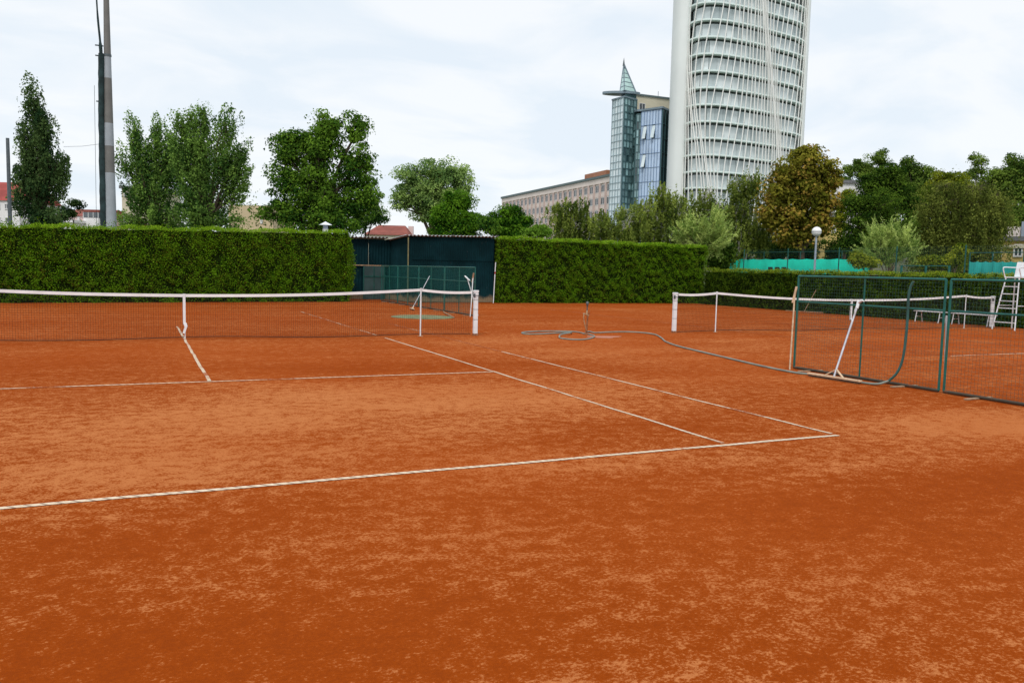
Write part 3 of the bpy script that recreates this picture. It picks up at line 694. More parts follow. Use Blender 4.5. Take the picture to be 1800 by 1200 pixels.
MB().tube([(14.303, 17.071, 1.36), (14.31, 17.073, 1.46)], .027, 8).build('red_band', plain('red_tape', (.35, .03, .03)), t)
t = thing('capped_flue', 'white flue with pointed cap rising behind the left hedge', 'flue', (at(572, 402, 41)[0], at(572, 402, 41)[1], 0))
c = at(572, 402, 41); zt = c[2]
MB().box((c[0], c[1], zt/2), (.24, .24, zt-.02)).build('stack', M['white_wall'], t)
MB().box((c[0], c[1], zt+.08), (.20, .20, .2)).build('louvre', M['pole_grey'], t)
MB().add([(c[0]-.28, c[1]-.28, zt+.18), (c[0]+.28, c[1]-.28, zt+.18), (c[0]+.28, c[1]+.28, zt+.18), (c[0]-.28, c[1]+.28, zt+.18), (c[0], c[1], zt+.36)], [(0, 3, 2, 1), (0, 1, 4), (1, 2, 4), (2, 3, 4), (3, 0, 4)]).build('cap', M['white'], t)

# ================================================================ MASTS, LAMP, FENCES BEYOND
D = 50
bs = at(195, 398, D); t = thing('floodlight_mast', 'tall tapering mast banded grey and brown behind the left hedge', 'mast', (bs[0], bs[1], 0))
def rad(z): return .37 - .0125*z
zs = [0] + [at(194, yy, D)[2] for yy in (352, 304, 257, 217, 138, 98)] + [21.0]
for i in range(len(zs)-1):
    z0, z1 = zs[i], zs[i+1]
    MB().tube([(bs[0], bs[1], z0+(.0 if i == 0 else .002)), (bs[0], bs[1], z1)], [rad(z0), rad(z1)], 20).build('band', M['mast_grey'] if i % 2 == 1 or i == 0 else M['mast_brown'], t, smooth=True)
MB().lathe((bs[0], bs[1], zs[6]-.06), [(rad(zs[6])+.03, 0), (rad(zs[6])+.03, .12), (rad(zs[6])-.01, .13)], 20).build('collar', M['steel_dark'], t)
nb_ = at(181, 398, D-.2); t = thing('net_bundle', 'dark ball net gathered into a bundle beside the banded mast', 'ball net', (nb_[0], nb_[1], 0))
rr = random.Random(5); pts = []; rad_ = []
for i in range(46):
    z = .3+13.6*i/45; k = z/14
    pts.append((nb_[0]+.02*math.sin(z*.5)+.012*rr.uniform(-1, 1)+.10*k, nb_[1]+.03*math.cos(z*.7), z)); rad_.append((.215-.05*k)*rr.uniform(.95, 1.04))
MB().tube(pts, rad_, 11).build('bundle', M['netdark'], t, smooth=True)
up = [(nb_[0]+.10, nb_[1], 13.7), (nb_[0]+.06, nb_[1], 14.6), (nb_[0]-.06, nb_[1], 16.4), (nb_[0]-.14, nb_[1], 19.5)]
MB().tube(spline(up, 5), [.10]*5+[.06]*5+[.045]*6, 8).build('hoist_tail', M['netdark'], t, smooth=True)
for yy in (82, 100, 180):
    z = at(181, yy, D)[2]; MB().bar((nb_[0]-.22, nb_[1], z), (bs[0]-rad(z)-.012, bs[1], z), .06, .07).build('bracket', M['steel_dark'], t)
MB().tube([(nb_[0]-.36, nb_[1], 2.5), (nb_[0]-.30, nb_[1], 12)], .012, 5).build('cord', M['netdark'], t)
p_ = at(18, 395, 45); zt = at(18, 243, 45)[2]
tag(MB().tube([(p_[0], p_[1], 0), (p_[0], p_[1], zt*.6), (p_[0], p_[1], zt)], [.11, .10, .085], 10).build('net_pole', M['steel_dark'], origin=(p_[0], p_[1], 0), smooth=True), 'slim dark pole at the left picture edge before the poplar', 'pole')
a, b = at(112, 258, 52), at(178, 253, 50)
tag(MB().tube([a, (a+b)/2-V(0, 0, .06), b], .010, 5).build('guy_wire', M['netdark'], origin=tuple((a+b)/2)), 'thin wire running left from the net bundle', 'wire')
lp = at(1432, 470, 48); t = thing('globe_lamp', 'white globe lamp on grey pole in front of the chestnut', 'street lamp', (lp[0], lp[1], 0))
zc = at(1432, 407, 48)[2]
MB().tube([(lp[0], lp[1], 0), (lp[0], lp[1], zc-.27)], [.075, .055], 12).build('pole', M['pole_grey'], t, smooth=True)
MB().lathe((lp[0], lp[1], zc-.28), [(.06, 0), (.12, .02), (.12, .05), (.08, .06)], 14).build('collar', M['steel_dark'], t)
prof = [(max(.001, .28*math.sin(math.pi*i/12)), -.28*math.cos(math.pi*i/12)) for i in range(13)]
g_ = MB().lathe((lp[0], lp[1], zc), prof, 18).build('globe', M['lamp_glass'], t, smooth=True)
MB().lathe((lp[0], lp[1], zc-.015), [(.284, 0), (.288, .015), (.284, .03)], 18).build('seam_ring', M['steel_dark'], g_)

def post_fence(label, x, ys, h, rails, wire=True, name='court_fence', mat='green_dark', cloth=None, clothmat='cloth_teal', r=.035):
    t = thing(name, label, 'fence', (x, (ys[0]+ys[-1])/2, 0), 'green fences beyond the low hedge')
    for y in ys: MB().tube([(x, y, 0), (x, y, h)], r, 8).build('post', M[mat], t, smooth=True)
    for z in rails: MB().tube([(x, ys[0], z), (x, ys[-1], z)], .022, 6).build('rail', M[mat], t, smooth=True)
    if wire:
        w = MB(); n = int(abs(ys[-1]-ys[0])/.1)
        for i in range(n):
            y = ys[0]+(ys[-1]-ys[0])*i/n; w.tube([(x, y, .05), (x, y, h-.02)], .0022, 3)
        for j in range(1, int(h/.1)): w.tube([(x, ys[0], j*.1), (x, ys[-1], j*.1)], .0022, 3)
        w.build('wire_mesh', M['wire'], t)
    if cloth:
        y0, y1, z0, z1 = cloth; c = MB(); n = 60; vs = []
        for i in range(n+1):
            y = y0+(y1-y0)*i/n; o = .05*math.sin(i*.9)+.03*math.sin(i*2.3); dz = -.05*abs(math.sin(i*math.pi/6))
            vs += [(x-.06+o*.3, y, z0), (x-.06+o, y, (z0+z1)/2), (x-.05, y, z1+dz)]
        fs = [(3*i+k, 3*i+3+k, 3*i+4+k, 3*i+1+k) for i in range(n) for k in (0, 1)]
        ob = c.add(vs, fs).build('windscreen', M[clothmat], t, smooth=True); sm = ob.modifiers.new('thick', 'SOLIDIFY'); sm.thickness = .004
    return t
def yon(x, px, py=450):   # Y of the upright plane X=x seen at pixel column px
    d = ray(px, py); return float(CAM[1] + d[1]*(x-CAM[0])/d[0])
XA = 34.0
ysA = [yon(XA, p) for p in (1308, 1385, 1475, 1576, 1697, 1850)]
post_fence('tall dark green wire fence just beyond the low hedge', XA, ysA, 3.2, (1.5,), True, r=.032)
XB = 41.0
ysB = [yon(XB, p) for p in (1270, 1343, 1407, 1480, 1530)]
post_fence('green fence hung with bright turquoise windscreen beyond the low hedge', XB, ysB, 3.3, (3.27,), False, cloth=(yon(XB, 1284), yon(XB, 1531), .6, 2.78), r=.03)
XC = 36.5
ysC = [yon(XC, p) for p in (1705, 1745, 1800, 1860)]
post_fence('green fence hung with darker teal windscreen behind the umpire chair', XC, ysC, 2.95, (2.92, 1.85), False, cloth=(yon(XC, 1706), yon(XC, 1860), .6, 2.5), clothmat='cloth_teal_dark', r=.035)
XD = 36.0
ysD = [yon(XD, p) for p in (1586, 1629, 1670)]
post_fence('low pale green railing below the silver willow shrub', XD, ysD, 2.28, (2.26, 1.75), False, name='railing', mat='green_paint', r=.06)
def plastic_chair(px, i, label):
    x_ = 39.6; y_ = yon(x_, px); t = thing('garden_chair', label, 'chair', (x_, y_, 0), 'dark chairs before the turquoise windscreen')
    zs_ = 1.25
    MB().box((x_, y_, zs_+.42), (.5, .5, .05)).build('seat', M['plastic_dark'], t, bevel=.01)
    MB().hexa([(x_-.25, y_-.26, zs_+.45), (x_-.21, y_-.26, zs_+.45), (x_-.21, y_+.26, zs_+.45), (x_-.25, y_+.26, zs_+.45), (x_-.33, y_-.22, zs_+.93), (x_-.29, y_-.22, zs_+.93), (x_-.29, y_+.22, zs_+.93), (x_-.33, y_+.22, zs_+.93)]).build('backrest', M['plastic_dark'], t, bevel=.02)
    for a in (-.2, .2):
        for b in (-.2, .2): MB().tube([(x_+a*1.1, y_+b*1.1, 1.18), (x_+a, y_+b, zs_+.41)], .02, 6).build('leg', M['plastic_dark'], t)
# the chairs stand on a low viewing terrace
tr = MB(); y0, y1 = yon(39.6, 1340), yon(39.6, 1425); tr.box((39.8, (y0+y1)/2, .59), (1.9, abs(y1-y0), 1.18))
tag(tr.build('viewing_terrace', M['concrete'], origin=(39.8, (y0+y1)/2, 0)), 'low concrete terrace carrying dark chairs beyond the low hedge', 'terrace')
for i, (px, lb) in enumerate(((1361, 'left one of the three dark chairs before the turquoise windscreen'), (1373, 'middle one of the three dark chairs before the turquoise windscreen'), (1385, 'right one of the three dark chairs before the turquoise windscreen'))):
    plastic_chair(px, i, lb)

# ================================================================ TREES
def tree(name, label, D, lobes, foot, leafm, n, size, seed, style='round', barkm='bark', trunk=.22, group='trees behind the courts', cat='tree', clump=.55, stems=1, fill=.42, zground=0.0, aspect=.6):
    """lobes: crown masses (x, y, rx, ry [, push back m]) measured on the photograph at distance D; each is a true ellipsoid"""
    rng = np.random.default_rng(seed); n = int(n*1.75); size = size*1.08; sc_ = D/FPX; ft_ = at(foot[0], foot[1], D); base = V(ft_[0], ft_[1], zground)
    t = thing(name, label, cat, base, group)
    L = []
    for lb in lobes:
        c = at(lb[0], lb[1], D+(lb[4] if len(lb) > 4 else 0)); L.append((c, lb[2]*sc_, lb[3]*sc_, (lb[2]*.65+lb[3]*.25)*sc_))
    area = np.array([a*b for _, a, b, _ in L]); share = area/area.sum()
    # trunk and limbs
    top = max(c[2]+b*.3 for c, a, b, d_ in L); low = min(c[2]-b for c, a, b, d_ in L)
    cx = sum(c*s for (c, _, _, _), s in zip(L, share)); wood = MB(); twig = MB()
    fork = base + (V(cx[0], cx[1], 0)-V(base[0], base[1], 0))*.35; fork[2] = max(zground+.8, min(low+.25*(top-low), zground+.35*(top-zground)))
    for s in range(stems):
        o = V(rng.normal(0, .25), rng.normal(0, .25), 0)*(stems > 1); mid_ = (base+fork)/2+o*1.5+V(rng.normal(0, .06), rng.normal(0, .06), 0)
        wood.tube(spline([base+o*.4, mid_, fork+o*2.2], 4), [trunk*(1-.35*i/8) for i in range(9)], 9)
    P_ = []; ax = []; NB = []; TN = []
    def g3(cnt): return np.clip(rng.normal(0, 1, (cnt, 3)), -1.7, 1.7)
    for (c, a, b, d_), s in zip(L, share):
        m_ = max(6, int(s*n/(115 if style in ('round', 'vase', 'upright') else 90))); q = rng.normal(size=(m_, 3)); q /= np.linalg.norm(q, axis=1)[:, None]
        rr_ = rng.random(m_)**fill * (.70+.45*rng.random(m_)**1.5)
        cl = c + (q[:, :1]*a*rr_[:, None])*RH + (q[:, 1:2]*d_*rr_[:, None])*FH + (q[:, 2:]*b*rr_[:, None])*V(0, 0, 1)
        cl[:, 2] = np.maximum(cl[:, 2], zground+.3)
        # limb to the lobe
        e = c - V(0, 0, b*.15); mid_ = fork*.5+e*.5+V(rng.normal(0, .15), rng.normal(0, .15), .12*np.linalg.norm(e-fork))
        wood.tube(spline([fork-V(0, 0, .15), mid_, e], 5), [trunk*.62*(1-.075*i) for i in range(11)], 7)
        for k in range(m_):
            st = e if rng.random() < .6 else mid_
            if style == 'droop': way = (st+cl[k])/2+V(0, 0, .3*np.linalg.norm(cl[k]-st))
            else: way = (st+cl[k])/2+V(rng.normal(0, .1), rng.normal(0, .1), rng.normal(0.08, .1))
            if True: twig.tube([st, way, cl[k]], [trunk*.16, trunk*.10, trunk*.03], 4)
            w_ = clump*1.3*(.55+.8*rng.random()); cnt = int(n*s/m_*(.5+rng.random()))
            sh_ = rng.normal(size=(cnt, 3)); sh_[:, 2] += .25; sh_ /= np.linalg.norm(sh_, axis=1)[:, None]
            sh_ *= (.35+.65*rng.random(cnt)**.45)[:, None]*(.85+.3*rng.random(cnt))[:, None]
            if style in ('vase', 'upright', 'spray'):
                o3 = fork if style != 'spray' else c-V(0, 0, b*1.1)
                dirv = (cl[k]-o3)*(V(1, 1, .9) if style != 'upright' else V(.4, .4, 1)); dirv /= np.linalg.norm(dirv)
                lat, lon = {'vase': (.55, 1.75), 'upright': (.62, 1.6), 'spray': (.20, 2.1)}[style]
                al = sh_@dirv; pts_ = cl[k] + (sh_-al[:, None]*dirv)*w_*lat*(1.25-.45*np.clip(al, -1, 1))[:, None] + al[:, None]*dirv*w_*lon; axv = np.repeat(dirv[None], cnt, 0)
            elif style == 'droop':
                ks = max(3, cnt//26); sp_ = rng.normal(size=(ks, 3))*V(.5, .5, .3)*w_; ln = w_*(.8+2.2*rng.random(ks)); wi = rng.integers(0, ks, cnt); tt = rng.random(cnt)**.8
                pts_ = cl[k] + sp_[wi] + g3(cnt)*w_*.09 - (tt*ln[wi])[:, None]*V(0, 0, 1) + (np.sin(tt*2)*.12*w_)[:, None]*(sp_[wi]/w_); axv = np.repeat(V(0, 0, -1)[None], cnt, 0)
            else:
                pts_ = cl[k] + sh_*V(w_, w_, w_*.66); axv = np.repeat((cl[k]-c)[None]/(np.linalg.norm(cl[k]-c)+.01), cnt, 0)
            ov = pts_-(cl[k]-V(0, 0, w_*.5)); ov /= np.linalg.norm(ov, axis=1)[:, None]+1e-6
            P_.append(pts_); ax.append(axv); NB.append(ov); TN.append(np.full(cnt, rng.random()**1.1))
    P_ = np.concatenate(P_); ax = np.concatenate(ax); NB = np.concatenate(NB); keep = P_[:, 2] > zground+.05; TN = np.concatenate(TN)[keep]; P_, ax, NB = P_[keep], ax[keep], NB[keep]
    wood.build('trunk', M[barkm], t, smooth=True)
    leaves('crown', M[leafm], t, P_, size, rng, NB, .6 if style == 'round' else .4, aspect, ax, .5 if style != 'round' else .25, tone=TN)
    twig.build('branches', M[barkm], t)['kind'] = 'stuff'
    return t
tree('poplar_tree', 'tall narrow dark poplar at the far left', 70, [(60, 190, 15, 42), (78, 235, 20, 40), (58, 265, 28, 50), (92, 310, 24, 50), (58, 340, 32, 60), (105, 300, 12, 40), (80, 390, 36, 40)], (70, 420), 'l_poplar', 15000, .20, 1, 'upright', trunk=.3, clump=.55)
tree('small_tree', 'small thin tree right of the poplar', 75, [(132, 358, 11, 14), (125, 376, 10, 14), (112, 380, 12, 20)], (128, 420), 'l_poplar', 1500, .17, 2, 'round', trunk=.09, clump=.4)
tree('vase_tree', 'vase shaped green tree right of the banded mast', 66, [(236, 244, 20, 22), (222, 290, 14, 22), (248, 280, 14, 30), (274, 258, 13, 36), (300, 262, 14, 28), (288, 310, 26, 46), (306, 295, 20, 34), (262, 310, 22, 34), (250, 345, 26, 40), (285, 380, 42, 32), (238, 388, 24, 22)], (272, 430), 'l_vase', 15000, .18, 3, 'vase', trunk=.24, clump=.6)
tree('vase_tree', 'fuller spreading tree between the vase shaped tree and the beige wall', 64, [(355, 225, 30, 22), (322, 235, 14, 30), (396, 235, 20, 28), (418, 285, 18, 20), (355, 275, 36, 40), (320, 285, 22, 36), (425, 310, 14, 18), (392, 300, 28, 36), (410, 345, 22, 24), (350, 340, 34, 44), (345, 385, 36, 26), (395, 390, 26, 16)], (360, 430), 'l_vase', 18500, .18, 4, 'vase', trunk=.3, clump=.6)
tree('lime_tree', 'largest dark green tree with ragged crown left of centre', 60, [(575, 222, 34, 32), (630, 225, 20, 28), (515, 258, 34, 36), (560, 270, 48, 46), (628, 290, 32, 40), (500, 315, 30, 44), (560, 340, 60, 48), (625, 350, 32, 40), (505, 375, 34, 32), (575, 392, 66, 28), (468, 378, 16, 14)], (560, 440), 'l_big', 26000, .19, 5, 'round', trunk=.34, clump=.62)
tree('lime_tree', 'small leaning tree low at the right of the largest tree', 66, [(650, 350, 20, 30), (662, 375, 20, 18), (632, 385, 18, 24)], (635, 430), 'l_vase', 4200, .17, 6, 'round', trunk=.12, clump=.45)
tree('willow_tree', 'rounded grey green willow behind the shed roof', 84, [(770, 300, 34, 26), (725, 312, 28, 24), (808, 312, 24, 26), (762, 335, 50, 34), (715, 345, 28, 30), (812, 345, 20, 30), (760, 370, 52, 30)], (765, 430), 'l_willow', 17000, .21, 7, 'round', trunk=.34, clump=.65)
tree('maple_bush', 'bright green pyramidal bush before the rounded willow', 54, [(805, 358, 22, 22), (790, 385, 34, 26), (825, 390, 32, 24), (800, 408, 52, 14)], (805, 440), 'l_bush', 9500, .15, 8, 'round', trunk=.1, clump=.42, cat='bush')
tree('maple_bush', 'bright green pointed bush at the left end of the panel block', 56, [(895, 372, 16, 18), (880, 392, 22, 18), (910, 395, 26, 20), (895, 408, 40, 12)], (895, 440), 'l_bush', 7500, .15, 9, 'round', trunk=.1, clump=.4, cat='bush')
tree('dark_shrub', 'low dark shrub above the left end of the right tall hedge', 52, [(862, 398, 18, 14), (945, 408, 20, 12)], (880, 440), 'l_big', 2600, .15, 10, 'round', trunk=.08, clump=.4, cat='bush')
tree('birch_tree', 'birch with pale stems in front of the panel block', 60, [(985, 372, 24, 24), (1015, 368, 22, 26), (1000, 400, 36, 22), (1045, 392, 22, 24)], (1005, 440), 'l_birch', 8500, .14, 11, 'droop', 'birch', .11, clump=.42, stems=3)
tree('birch_tree', 'thin birch with white limbs at the foot of the glass stair tower', 58, [(1055, 385, 18, 22), (1072, 402, 24, 18), (1100, 398, 22, 20), (1120, 385, 18, 20)], (1060, 440), 'l_birch', 5200, .14, 12, 'droop', 'birch', .10, clump=.38, stems=3)
tree('birch_tree', 'bushy birch at the left foot of the white tower', 60, [(1165, 342, 28, 24), (1145, 372, 34, 26), (1190, 378, 34, 30), (1130, 402, 36, 22), (1175, 408, 42, 20)], (1165, 450), 'l_birch', 11000, .145, 13, 'droop', 'birch', .13, clump=.45, stems=2)
tree('birch_tree', 'tall olive birch in front of the white tower base', 63, [(1318, 318, 20, 30), (1295, 330, 22, 28), (1240, 345, 20, 24), (1262, 368, 34, 26), (1310, 370, 36, 36), (1235, 385, 32, 26), (1300, 410, 46, 32), (1340, 400, 22, 36)], (1300, 460), 'l_birch', 17000, .145, 14, 'droop', 'birch', .15, clump=.5, stems=2)
tree('birch_tree', 'leafy birch closing the gap left of the silvery shrub', 66, [(1100, 378, 22, 22), (1135, 360, 20, 24), (1195, 360, 26, 26), (1215, 390, 28, 28), (1250, 400, 30, 26), (1280, 385, 26, 30)], (1180, 460), 'l_birch', 11000, .15, 41, 'droop', 'birch', .13, clump=.5, stems=2)
tree('silver_willow_shrub', 'silvery shrub swept to the right behind the tall hedge corner', 47, [(1250, 395, 22, 18), (1218, 408, 26, 18), (1262, 418, 26, 22), (1195, 420, 14, 10), (1240, 430, 34, 14)], (1238, 455), 'l_pale', 8500, .17, 15, 'spray', trunk=.06, clump=.36, cat='bush', aspect=.22, stems=3)
tree('chestnut_tree', 'chestnut tree with browning leaves right of the white tower', 60, [(1415, 282, 28, 24), (1385, 305, 30, 26), (1440, 310, 30, 30), (1405, 335, 42, 34), (1362, 345, 22, 24), (1448, 355, 26, 28), (1370, 378, 32, 30), (1425, 385, 28, 30), (1392, 415, 34, 22), (1445, 400, 14, 18)], (1412, 460), 'l_chest', 17000, .21, 16, 'round', trunk=.3, clump=.6, aspect=.7)
tree('dome_tree', 'dark dome shaped tree right of the globe lamp', 58, [(1540, 360, 38, 24), (1500, 362, 22, 20), (1510, 385, 36, 30), (1560, 390, 38, 28), (1500, 425, 38, 32), (1545, 425, 52, 32), (1590, 410, 20, 30)], (1530, 470), 'l_dark', 14000, .14, 17, 'round', trunk=.2, clump=.5)
tree('silver_willow_shrub', 'silvery shrub with upright shoots above the low hedge', 49, [(1555, 415, 26, 22), (1535, 432, 28, 20), (1585, 425, 28, 22), (1605, 440, 16, 14), (1560, 448, 46, 14)], (1562, 480), 'l_pale', 9500, .16, 18, 'spray', trunk=.06, clump=.34, cat='bush', aspect=.22, stems=3)
tree('weeping_birch', 'broad weeping birch before the yellow building', 61, [(1660, 330, 30, 18), (1715, 335, 36, 20), (1750, 350, 18, 22), (1690, 365, 62, 28), (1640, 385, 32, 36), (1745, 390, 18, 44), (1690, 415, 58, 36), (1640, 430, 34, 28)], (1690, 480), 'l_weep', 34000, .14, 19, 'droop', 'bark', .2, clump=.85, stems=2)
tree('yellowing_tree', 'yellowing thin tree between the chestnut and the dome shaped tree', 64, [(1490, 345, 14, 14), (1478, 365, 12, 16), (1500, 360, 12, 12), (1480, 395, 14, 20)], (1486, 460), 'l_yellow', 2600, .16, 40, 'round', trunk=.08, clump=.4)
tree('yellow_shrub', 'yellow green shrub at the left of the railing', 46, [(1510, 455, 16, 12), (1525, 462, 14, 8)], (1512, 480), 'l_yellow', 2200, .13, 20, 'round', trunk=.05, clump=.3, cat='bush')
tree('yellow_shrub', 'yellow green shrubs below the weeping birch', 50, [(1640, 460, 26, 9), (1690, 448, 12, 18), (1672, 462, 22, 9)], (1670, 482), 'l_yellow', 3200, .13, 21, 'round', trunk=.05, clump=.3, cat='bush')
for px, py, rx, ry, dd, lab in ((1262, 448, 26, 22, 50, 'dark undergrowth at the corner of the tall hedge below the silvery shrub'), (1300, 440, 30, 24, 66, 'dark undergrowth behind the left end of the turquoise windscreen'), (1360, 438, 30, 22, 66, 'dark undergrowth behind the chestnut trunk'), (1475, 440, 28, 26, 66, 'dark undergrowth just right of the globe lamp'), (1630, 445, 34, 24, 66, 'dark undergrowth under the weeping birch'), (1415, 445, 26, 18, 66, 'dark undergrowth right behind the chestnut foot')):
    tree('undergrowth_bush', lab, dd, [(px-12, py, rx*.7, ry), (px+12, py-4, rx*.7, ry), (px, py+12, rx, ry*.8)], (px, 475), 'l_dark', 3600, .16, px, 'round', trunk=.07, clump=.42, cat='bush', group='dark undergrowth beyond the low hedge')
# trees on the hill at the right
HG = 'trees on the hillside'
tree('hillside_tree', 'open crowned tree on the skyline right of the chestnut', 100, [(1512, 292, 18, 8), (1545, 282, 18, 14), (1530, 305, 26, 14), (1495, 300, 14, 10), (1490, 318, 14, 8)], (1530, 400), 'l_hill', 5000, .22, 22, 'round', trunk=.2, group=HG, clump=.55)
tree('hillside_tree', 'dark tree behind the dome shaped tree', 76, [(1560, 312, 22, 26), (1535, 325, 26, 20), (1580, 345, 22, 26), (1550, 352, 38, 28), (1600, 370, 26, 26), (1610, 395, 24, 20)], (1565, 440), 'l_dark', 13000, .20, 23, 'round', trunk=.28, group=HG, clump=.6)
tree('hillside_tree', 'light green tree on the skyline above the silvery shrub', 92, [(1600, 298, 22, 18), (1625, 305, 16, 16), (1605, 325, 30, 26), (1635, 330, 20, 22), (1615, 355, 34, 22)], (1610, 420), 'l_hill', 9500, .22, 24, 'round', trunk=.26, group=HG, clump=.6)
tree('hillside_tree', 'yellowing rounded tree left behind the weeping birch', 82, [(1655, 322, 28, 18), (1680, 318, 24, 16), (1660, 345, 36, 22), (1640, 360, 26, 24)], (1660, 430), 'l_yellow', 8000, .2, 25, 'round', trunk=.24, group=HG, clump=.55)
tree('hillside_tree', 'sparse thin tree standing above the weeping birch', 96, [(1715, 285, 14, 20), (1708, 305, 16, 16), (1728, 298, 10, 18)], (1716, 400), 'l_hill', 1500, .2, 26, 'round', 'birch', .14, group=HG, clump=.5)
tree('hillside_tree', 'dark green tree at the right picture edge skyline', 94, [(1790, 295, 26, 24), (1765, 315, 24, 20), (1810, 320, 30, 34), (1775, 340, 30, 24), (1745, 318, 18, 14)], (1785, 420), 'l_hill', 11000, .22, 27, 'round', trunk=.28, group=HG, clump=.65)
tree('hillside_tree', 'green tree above the yellow building roof', 78, [(1785, 375, 24, 18), (1765, 390, 22, 18), (1800, 395, 26, 20), (1770, 408, 20, 10)], (1785, 440), 'l_hill', 7500, .19, 28, 'round', trunk=.2, group=HG, clump=.55)
tree('hillside_tree', 'wide dark tree filling the skyline gap right of the weeping birch', 104, [(1740, 340, 40, 20), (1700, 335, 40, 16), (1650, 345, 40, 16), (1580, 325, 40, 20)], (1700, 430), 'l_hill', 9000, .26, 29, 'round', trunk=.28, group=HG, clump=.8)

# ================================================================ BUILDINGS
def Zat(x, y, D): return float(at(x, y, D)[2])
def wall_frame(a, b):
    """unit vectors along a wall from ground point a to b: along, up, outward (towards the courts)"""
    d = V(b[0]-a[0], b[1]-a[1], 0); L = np.linalg.norm(d); d /= L; nn = V(d[1], -d[0], 0)
    return d, nn, L
def unit_window(w, h, fr=.06, mats=None, mull=1):
    """window mesh in its own x (along), y (outward), z: frame proud of the pane"""
    mb = MB(); mb.box((0, 0, 0), (w-.02, .05, h-.02), mi=1)
    for s in (-1, 1):
        mb.box((s*(w/2-fr/2), .03, 0), (fr, .10, h), mi=0); mb.box((0, .035, s*(h/2-fr/2)), (w-2*fr-.004, .10, fr), mi=0)
    for i in range(mull):
        mb.box((-w/2+w*(i+1)/(mull+1), .033, 0), (fr*.8, .08, h-2*fr-.004), mi=0)
    return mesh_only(mb, 'window', mats or [M['frame_white'], M['g_win']])
def put(name, me, parent, o, d, nn): return piece(name, me, parent, frame_matrix(o, (d[0], d[1], 0), (nn[0], nn[1], 0), (0, 0, 1)))

# ---- long panel block with rows of windows
A, B = at(882, 440, 268), at(1084, 440, 195); d, nn, L = wall_frame(A, B); H = Zat(1072, 303, 199)
pb = thing('panel_block', 'long pink brown office block with rows of windows behind the birches', 'building', (A+B)/2*V(1, 1, 0))
def wbox(mb, s0, s1, z0, z1, o0, o1, a=A, d_=d, n2=nn, mi=0):
    p = lambda s, o, z: V(a[0], a[1], 0)+d_*s+n2*o+V(0, 0, z)
    return mb.hexa([p(s0, o1, z0), p(s1, o1, z0), p(s1, o0, z0), p(s0, o0, z0), p(s0, o1, z1), p(s1, o1, z1), p(s1, o0, z1), p(s0, o0, z1)], mi)
wbox(MB(), 0, L, 0, H-1.0, -14, 0).build('wall', M['pink_wall'], pb)
wbox(MB(), -.2, L, H-2.3, H-1.0, .003, .32).build('parapet', M['pink_wall'], pb)
wbox(MB(), -.5, L, H-.99, H-.4, -14.5, .6).build('roof_edge', M['roof_teal'], pb)
wbox(MB(), L*.66, L*.82, H-.4, H+1.9, -9, -4).build('roof_house', M['orange_brick'], pb)
nb = 25; bay = L/nb; fl = 3.05; ztop = H-2.3
pier = mesh_only(MB().box((0, .15, 0), (.8, .3, 17.0)), 'pier', M['brick_pier'])
win = unit_window(bay-.95, 1.75, .13, mull=1)
for i in range(nb+1): put('pier', pier, pb, V(A[0], A[1], ztop-8.5)+d*(bay*i+(.4 if i == 0 else (-.4 if i == nb else 0)))+nn*.004, d, nn)
for r_ in range(6):
    z = ztop-.25-fl*r_
    wbox(MB(), .1, L-.1, z-fl+.0, z-1.95, .006, .10).build('spandrel', M['spandrel'], pb)
    for i in range(nb):
        put('window', win, pb, V(A[0], A[1], z-1.0)+d*(bay*(i+.5))+nn*.035, d, nn)
# ---- glass stair tower with spire and blue office wing
gc = at(1093, 440, 190); gt = thing('glass_tower', 'glass stair tower with spire and blue glazed wing beside the white tower', 'building', V(gc[0], gc[1], 0))
zroof = Zat(1093, 170, 190); SC = 190/FPX
def pt(px, back): # ground point seen in column px, back metres behind the front plane
    q = at(px, 300, 190+back); return V(q[0], q[1], 0)
def curtain(a, b, z0, z1, nc, nr, mat, frame, fw, name='pane', depth=.06, skip=()):
    d_, n2, L_ = wall_frame(a, b); w = L_/nc; h = (z1-z0)/nr
    me = mesh_only(MB().box((0, 0, 0), (w-.02, depth, h-.02)), name, mat)
    for i in range(nc):
        for j in range(nr):
            if (i, j) in skip: continue
            put(name, me, gt, a+d_*(w*(i+.5))+n2*.1+V(0, 0, z0+h*(j+.5)), d_, n2)
    vm = mesh_only(MB().box((0, .06, 0), (fw, .22, z1-z0)), 'mullion', frame); hm = mesh_only(MB().box((0, .055, 0), (L_, .2, fw)), 'transom', frame)
    for i in range(nc+1): put('mullion', vm, gt, a+d_*(w*i)+n2*.1+V(0, 0, (z0+z1)/2), d_, n2)
    for j in range(nr+1): put('transom', hm, gt, a+d_*(L_/2)+n2*.1+V(0, 0, z0+h*j), d_, n2)
a0, a1, a2, a3 = pt(1074, 4.0), pt(1093, 0), pt(1114, 3.0), pt(1096, 8.5)
curtain(a0, a1, 0, zroof-.2, 4, 26, M['g_shaft'], M['steel_pale'], .13)
curtain(a1, a2, 0, zroof-.2, 4, 26, M['g_stair'], M['steel_teal'], .20)
core = MB().prism([tuple(a1*.8+a3*.2)[:2], tuple(a2*.85+a3*.15)[:2], tuple(a3)[:2], tuple(a0*.85+a3*.15)[:2]], 0, zroof-.6); core.build('stair_core', M['steel_teal'], gt)
MB().prism([tuple(p)[:2] for p in (a0+V(-.5, 0, 0), a1-FH*.5, a2+RH*.3, a3)], zroof-.18, zroof+.15).build('roof_slab', M['steel_grey'], gt)
